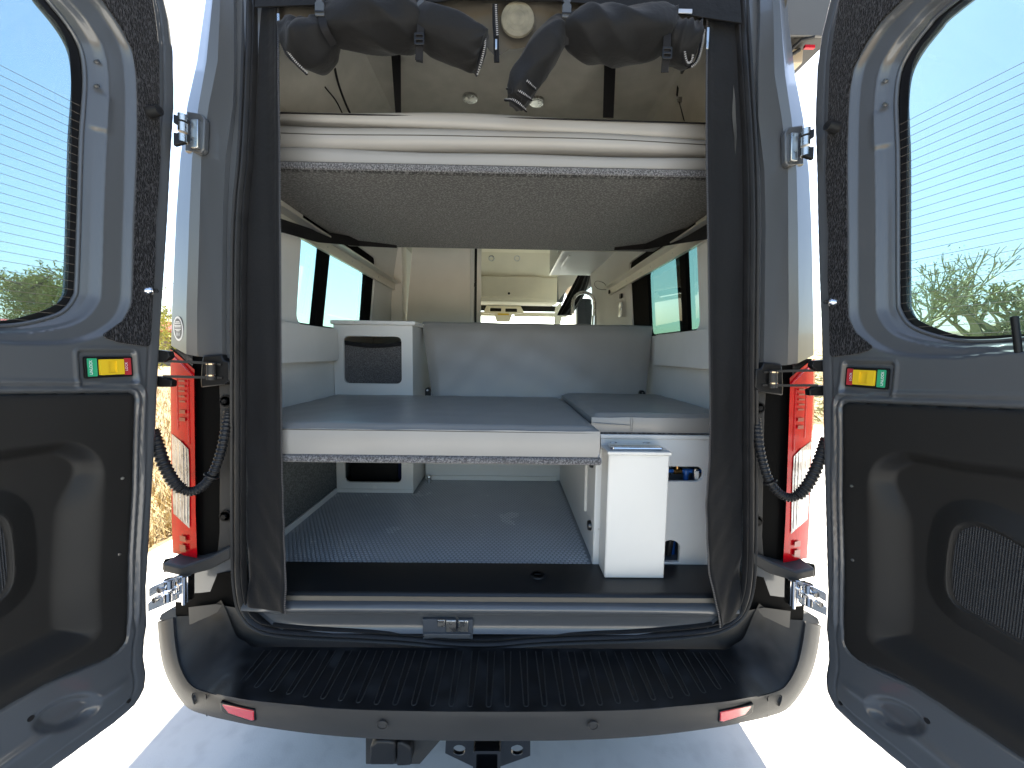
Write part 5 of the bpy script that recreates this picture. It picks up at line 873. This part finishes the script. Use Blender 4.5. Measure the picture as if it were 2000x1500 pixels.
# ------------------------------------------------------------------ zip-in rear curtain, rolled up
CU = thing('rear_curtain', 'black nylon rear door curtain rolled up under the roof', 'curtain', (0, .02, .6))
def cpanel(rows, sd, seed):
    rows = [(Vector(a), Vector(b_)) for a, b_ in rows]; A = spline([r[0] for r in rows], 10); B = spline([r[1] for r in rows], 10); secs = []; n = 18; rn = random.Random(seed); ph = [rn.random() * 6 for _ in range(8)]
    for a, b_ in zip(A, B):
        row = []
        for k in range(n + 1):
            u = k / n; p = a.lerp(b_, u); z = p.z; lowk = sst(1.5, .8, np.array(z)).item(); bot = sst(.75, .62, np.array(z)).item()
            f = .0022 * math.sin(u * 4.2 + z * 2.1 + ph[0]) + .0015 * math.sin(u * 9 + z * 5 + ph[1]) + .0012 * math.sin(z * 7 - u * 3 + ph[2])
            f += (.004 * lowk) * math.sin(z * 34 + u * 7 + 2 * math.sin(z * 9 + ph[3])) * (1 - u) ** 1.2 + .0015 * math.sin(z * 61 + u * 13 + ph[4]) * lowk
            f += .004 * math.exp(-((u - .93) / .05) ** 2) * -1
            row.append(p + Vector((0, .012 * (1 - u) + f - .026 * bot, 0)))
        secs.append(row)
    o = MB().loft(secs).build('curtain_panel', NYLON, CU, smooth=60)
    sm = o.modifiers.new('thickness', 'SOLIDIFY'); sm.thickness = .0025; sm.offset = 0
    MB().loft([[q[-1] + Vector((sd * .006, -.0022, 0)), q[-1] + Vector((0, -.0026, 0)), q[-1] + Vector((-sd * .003, -.001, 0))] for q in secs]).build('zip_tape', WEB, CU)
    tk = MB(); E_ = [q[-1] for q in secs]; acc = 0
    for i in range(len(E_) - 1):
        L_ = (E_[i + 1] - E_[i]).length; s_ = 0
        while acc + s_ < L_:
            c = E_[i].lerp(E_[i + 1], (acc + s_) / L_) + Vector((-sd * .003, -.003, 0)); tk.box((c.x - .0026, c.y - .0014, c.z - .0013), (c.x + .0026, c.y + .0014, c.z + .0013)); s_ += .0052
        acc = (acc + s_) - L_
    tk.build('zip_teeth', mat('zip_teeth_grey', (.06, .06, .065), .4), CU, smooth=0, kind='stuff')
    return secs
cpanel([[(-0.7073, 0.03, 2.5483), (-0.6483, 0.03, 2.5498)], [(-0.7065, 0.026, 2.4204), (-0.6435, 0.022, 2.4187)], [(-0.7138, 0.018, 2.2457), (-0.6419, 0.012, 2.2434)], [(-0.7304, 0.01, 2.0258), (-0.6425, 0.006, 2.0256)], [(-0.7498, 0.006, 1.8479), (-0.6471, 0.004, 1.8492)], [(-0.7638, 0.004, 1.5761), (-0.6544, 0.004, 1.5778)], [(-0.7737, 0.004, 1.3265), (-0.6609, 0.004, 1.3281)], [(-0.781, 0.004, 1.1012), (-0.6666, 0.004, 1.1025)], [(-0.786, 0.004, 0.9361), (-0.667, 0.004, 0.9373)], [(-0.7894, 0.004, 0.7675), (-0.6659, 0.004, 0.7685)], [(-0.7862, 0.004, 0.6818), (-0.6588, 0.004, 0.6827)], [(-0.7784, 0.004, 0.63), (-0.6525, 0.004, 0.6204)]], -1, 1)
RS = cpanel([[(0.7112, 0.03, 2.5846), (0.6113, 0.03, 2.5821)], [(0.72, 0.024, 2.4112), (0.6159, 0.02, 2.4056)], [(0.7338, 0.018, 2.2787), (0.6176, 0.012, 2.272)], [(0.7538, 0.01, 2.0564), (0.6252, 0.006, 2.0518)], [(0.772, 0.006, 1.7555), (0.6453, 0.004, 1.7528)], [(0.7875, 0.004, 1.4439), (0.6674, 0.004, 1.4422)], [(0.7978, 0.004, 1.2834), (0.6779, 0.004, 1.2819)], [(0.8049, 0.004, 1.1195), (0.6838, 0.004, 1.1181)], [(0.808, 0.004, 1.0194), (0.6811, 0.004, 1.018)], [(0.8089, 0.004, 0.9519), (0.6832, 0.004, 0.9506)], [(0.8114, 0.004, 0.7806), (0.6993, 0.004, 0.7797)], [(0.8101, 0.004, 0.6936), (0.7142, 0.004, 0.6928)], [(0.8037, 0.004, 0.6055), (0.7339, 0.004, 0.5838)]], 1, 2)
rows_ = RS
for (za, zb, u0, u1, w0) in ((2.27, 2.03, 5, 4, .9), (2.16, 2.04, 5, 4, .5)):
    q = [r for r in rows_ if zb < r[0].z < za]; n_ = len(q); MB().loft([[r[5].lerp(r[6], .5) + Vector((.0012 * math.sin(i * 1.1) - w0 * .006 * math.sin(math.pi * i / (n_ - 1)), -.0035, 0)), r[5].lerp(r[6], .5) + Vector((.0012 * math.sin(i * 1.1) + w0 * .006 * math.sin(math.pi * i / (n_ - 1)), -.0035, 0))] for i, r in enumerate(q)]).build('chalk_smear', mat('chalk_dust', (.05, .05, .048), .9), CU)
plate([(p[0], p[2]) for p in [(-0.6915, 0.0, 2.5348), (-0.6985, 0.0, 2.4241), (-0.6274, 0.0, 2.4286), (-0.402, 0.0, 2.4423), (-0.1686, 0.0, 2.4536), (-0.1393, 0.0, 2.4611), (0.1614, 0.0, 2.4658), (0.3017, 0.0, 2.457), (0.4651, 0.0, 2.4446), (0.5999, 0.0, 2.4272), (0.7037, 0.0, 2.4145), (0.6954, 0.0, 2.5705)]], [], lambda u, v, q: (u, .001 + q + .02 * sst(2.4, 2.6, np.array(v)).item(), v), .004).build('top_band', NYLON, CU)
vb = [(-0.6662, 0.06, 2.3999), (-0.5788, 0.06, 2.4078), (-0.5169, 0.06, 2.4309), (-0.4247, 0.06, 2.4461), (-0.3326, 0.06, 2.4569), (-0.2096, 0.06, 2.4513), (-0.1325, 0.06, 2.433), (-0.0783, 0.06, 2.4111), (-0.0423, 0.06, 2.3741), (-0.0186, 0.06, 2.3367), (0.0001, 0.06, 2.3371), (0.0231, 0.06, 2.364), (0.0619, 0.06, 2.3678), (0.1162, 0.06, 2.3837), (0.1929, 0.06, 2.4336), (0.3168, 0.06, 2.4525), (0.5037, 0.06, 2.4599), (0.6432, 0.06, 2.4284)]
secs = []
for i in range(86):
    x = -.86 + 1.72 * i / 85; zb = ip(x, [p[0] for p in vb], [p[2] for p in vb])
    secs.append([(x, .035 + .02 * k / 8 + .006 * math.sin(x * 19 + k * .6) + .004 * math.sin(x * 43), 2.6 + (zb - 2.6) * k / 8) for k in range(9)])
MB().loft(secs).build('valance', MESHF, CU, smooth=60)
def roll(name, spn, Yc, seed, n=60, flat=.8, amp=1.0, mt=NYLON):
    pts = spline([(a[0], a[1], a[2]) for a in spn], 14); m0 = len(spn); rr = [ip(i / 14, range(m0), [a[3] for a in spn]) for i in range(len(pts))]; rn = random.Random(seed); ph = [rn.random() * 6 for _ in range(6)]
    rid = lambda x: 1 - 2 * abs(math.sin(x))            # sharp creases
    def fn(u, a):
        w0 = a + .5 * math.sin(u * 6 + ph[4]); e = min(u, 1 - u); cin = max(0, 1 - e / .16)
        return 1 + amp * (.08 * rid(1.0 * w0 + u * 2.2 + ph[0]) + .05 * rid(2.5 * w0 - u * 7 + ph[1] + .8 * math.sin(u * 9)) + .02 * math.sin(3 * w0 + u * 19 + ph[2]) + cin * .10 * rid(4 * w0 + ph[3] + u * 5) + .03 * math.sin(u * 14 + ph[5]))
    return MB().tube(pts, rr, n, True, fn=fn, flat=flat).build(name, mt, CU, smooth=70), pts, rr
def sp(lst, Y0): return [(*p, r * .00174) for p, r in lst]
roll('rolled_fabric', sp([((-0.6071, 0.015, 2.3696), 24), ((-0.5801, 0.01, 2.3414), 38), ((-0.5472, 0.005, 2.3218), 45), ((-0.5091, 0.0, 2.3384), 36), ((-0.491, 0.0, 2.3636), 24)], 0), 0, 3)
Lm, Lp, Lr = roll('rolled_fabric', sp([((-0.496, 0.005, 2.3742), 22), ((-0.4689, 0.0, 2.3751), 37), ((-0.395, -0.002, 2.3781), 44), ((-0.3141, -0.004, 2.3784), 48), ((-0.2561, -0.002, 2.3842), 45), ((-0.2267, 0.004, 2.3896), 35), ((-0.1862, 0.0, 2.3709), 42), ((-0.1214, 0.0, 2.3476), 42), ((-0.0684, 0.004, 2.3268), 38), ((-0.0477, 0.006, 2.3176), 34)], 0), 0, 4)
Rm, Rp, Rr = roll('rolled_fabric', sp([((0.0496, 0.0, 2.1804), 21), ((0.0613, 0.0, 2.2034), 27), ((0.0785, 0.0, 2.2447), 31), ((0.1074, 0.0, 2.2917), 35), ((0.1392, 0.0, 2.3343), 35), ((0.1683, 0.002, 2.3726), 30), ((0.1918, 0.004, 2.3914), 20)], 0), 0, 5)
roll('rolled_fabric', sp([((0.1932, 0.004, 2.397), 19), ((0.2152, -0.0, 2.3805), 36), ((0.2667, -0.004, 2.3676), 46), ((0.3407, -0.005, 2.3631), 50), ((0.415, -0.004, 2.3684), 47), ((0.4679, 0.0, 2.3838), 40), ((0.4869, 0.003, 2.3866), 33)], 0), 0, 6)
roll('rolled_fabric', sp([((0.487, 0.003, 2.3838), 28), ((0.5107, 0.0, 2.3626), 36), ((0.5444, -0.0, 2.3467), 40), ((0.5625, 0.0, 2.3443), 38)], 0), 0, 8)
def zipband(pts, wd=.007):
    P = spline(pts, 8); MB().tube(P, .0045, 8, flat=.5).build('zip_tape', WEB, CU); tk = MB(); acc = 0
    for i in range(len(P) - 1):
        t_ = (P[i + 1] - P[i]); L_ = t_.length; t_.normalize(); o_ = t_.cross(Vector((0, 1, 0))); s_ = 0
        while acc + s_ < L_:
            c = P[i] + t_ * (acc + s_) + Vector((0, -.004, 0)) + o_ * .004; tk.add([c + t_ * .0013 + o_ * .003, c - t_ * .0013 + o_ * .003, c - t_ * .0013 - o_ * .003, c + t_ * .0013 - o_ * .003, c + Vector((0, -.002, 0))], [(0, 1, 4), (1, 2, 4), (2, 3, 4), (3, 0, 4)]); s_ += .0056
        acc = acc + s_ - L_
    tk.build('zip_teeth', mat('zip_teeth_pale', (.30, .30, .31), .35), CU, smooth=0, kind='stuff')
zipband([(-0.6202, -0.01, 2.3391), (-0.6015, -0.025, 2.2944), (-0.5728, -0.03, 2.255), (-0.5428, -0.02, 2.2298)]); zipband([(-0.0412, -0.01, 2.3584), (-0.043, -0.022, 2.3139), (-0.0514, -0.022, 2.2754), (-0.0639, -0.008, 2.246)])
zipband([(0.0411, -0.016, 2.2402), (0.0657, -0.036, 2.2193), (0.0891, -0.036, 2.2061), (0.1077, -0.02, 2.203)]); zipband([(0.0253, -0.014, 2.2078), (0.0488, -0.034, 2.19), (0.0752, -0.034, 2.1769), (0.0966, -0.018, 2.1761)]); zipband([(0.0198, -0.01, 2.1793), (0.0405, -0.028, 2.166), (0.0642, -0.028, 2.1526), (0.0826, -0.012, 2.1485)])
zipband([(0.5404, -0.03, 2.3814), (0.5278, -0.036, 2.3468), (0.5211, -0.036, 2.306), (0.5342, -0.03, 2.2751), (0.5515, -0.03, 2.281), (0.5555, -0.03, 2.3166), (0.5558, -0.03, 2.3655), (0.5404, -0.03, 2.3814)])
zipband([(0.59, 0.0, 2.3895), (0.584, -0.005, 2.3439), (0.5719, -0.01, 2.301), (0.5503, -0.014, 2.2783)])
for k, (top, end, mid) in enumerate((((-0.4944, -0.03, 2.4203), (-0.4615, -0.03, 2.3035), (-0.4754, -0.06, 2.3307)), ((-0.2118, -0.03, 2.4273), (-0.2206, -0.045, 2.258), (-0.2123, -0.055, 2.341)), ((0.1887, -0.03, 2.4305), (0.1885, -0.02, 2.3263), (0.1881, -0.035, 2.3663)), ((0.4732, -0.03, 2.4202), (0.4701, -0.04, 2.2449), (0.4677, -0.055, 2.3176)))):
    s_ = ribbon(spline([top, mid, end], 8), .021, .002).build('strap', WEB, CU)
    c = Vector(top).lerp(Vector(mid), .38) + Vector((0, -.008, 0)); w_ = .0125
    bk_ = plate([(c.x - w_, c.z - .028), (c.x + w_, c.z - .028), (c.x + w_, c.z + .004), (c.x + w_ * .55, c.z + .010), (c.x + w_, c.z + .018), (c.x + w_, c.z + .03), (c.x - w_, c.z + .03), (c.x - w_, c.z + .018), (c.x - w_ * .55, c.z + .010), (c.x - w_, c.z + .004)], [], lambda u, v, q: (u, c.y - q, v), .008).build('buckle', mat('buckle_plastic', (.05, .055, .06), .35), CU, bevel=.0015)
    bx('buckle_bar', (c.x - w_, c.y - .010, c.z - .021), (c.x + w_, c.y - .0085, c.z - .016), BLACK, bk_, bevel=.0008)
    if k in (1, 3):
        e = Vector(mid).lerp(Vector(end), .45) + Vector((0, -.006, 0)); plate(rrect(e.x - .014, e.x + .014, e.z - .016, e.z + .016, .004), [rrect(e.x - .009, e.x + .009, e.z - .010, e.z - .003, .001), rrect(e.x - .009, e.x + .009, e.z + .003, e.z + .010, .001)], lambda u, v, q: (u, e.y - q, v), .004).build('strap_slider', BLACK, CU, bevel=.001)
ribbon([(-0.2198, -0.035, 2.2974), (-0.2247, -0.02, 2.27)], .019, .002).build('strap_tail', WEB, CU)
for pts in ([(-0.0122, 0.01, 2.4548), (-0.0115, 0.008, 2.4021), (-0.0079, 0.004, 2.3575), (-0.0055, 0.0, 2.2891)],):
    ribbon(pts, .016, .003).build('zip_tape', WEB, CU); zipband([(-0.0133, 0.002, 2.4427), (-0.0113, 0.0, 2.4027), (-0.0077, -0.003, 2.3563)])
MB().box(((-0.0073, -0.004, 2.3238)[0] - .003, -.008, (-0.0072, -0.004, 2.3196)[2]), ((-0.0073, -0.004, 2.3238)[0] + .003, -.004, (-0.0076, -0.004, 2.3473)[2])).build('zip_pull', STEEL, CU, bevel=.001)
MB().tube([(-0.0057, -0.006, 2.3182), (-0.0053, -0.006, 2.2877)], .0022, 6).build('zip_cord', WEB, CU)
for a, b_ in (((-0.6252, -0.008, 2.3977), (-0.6224, -0.008, 2.3515)), ((0.6008, -0.008, 2.3905), (0.5995, -0.008, 2.3323))):
    MB().box((a[0] - .003, a[1] - .004, b_[2]), (a[0] + .004, a[1], a[2])).build('zip_pull', STEEL, CU, bevel=.001)
c = (0.054, 0.028, 2.4237); pa_ = MB().tube([(c[0], .024, c[2]), (c[0], .018, c[2]), (c[0], .015, c[2])], [.050, .048, .036], 30).build('round_patch', mat('beige_patch', (.15, .14, .105), .9, bump=.6, bscale=120, var=.2, vscale=40), CU)
for r_ in (.022, .034): MB().ring((c[0], .0155, c[2]), (0, 1, 0), r_, .0012).build('patch_stitching', MATS['beige_patch'], CU)
c = (0.535, -0.004, 2.4361); bx('brand_tag', (c[0] - .02, c[1] - .003, c[2] - .006), (c[0] + .02, c[1], c[2] + .006), mat('tag_silver', (.5, .5, .52), .4, .6), CU, bevel=.001)
# awning case on the right flank
AW = thing('side_awning', 'dark grey awning case along the upper right flank of the van', 'awning', (1.05, 1.6, 2.5))
AZ = (1.0469, 0.2, 2.5353)[2]
MB().prism([(.93, .2, AZ), (1.13, .2, AZ), (1.16, .2, AZ + .05), (1.16, .2, AZ + .22), (.93, .2, AZ + .22)], (0, 2.7, 0)).build('case', PLASTIC, AW, bevel=.008)
MB().prism([(.93, .19, AZ - .005), (1.14, .19, AZ - .005), (1.17, .19, AZ + .05), (1.17, .19, AZ + .23), (.93, .19, AZ + .23)], (0, .009, 0)).build('end_cap', mat('awning_end', (.09, .09, .088), .5), AW, bevel=.003)
bx('lower_rail', (.97, .24, AZ - .055), (1.06, 2.85, AZ - .008), mat('awning_beige', (.42, .36, .26), .6), AW, bevel=.004)
MB().tube([(1.0, .22, AZ - .03), (1.02, .20, AZ - .012), (1.06, .195, AZ - .004)], .006, 8).build('arm_joint', BLACK, AW); MB().tube([(.99, .23, AZ - .05), (1.03, .215, AZ - .03)], .006, 8).build('arm_joint', BLACK, AW)
bx('red_tab', (1.04, .205, AZ - .03), (1.075, .215, AZ - .02), RED, AW, bevel=.001)
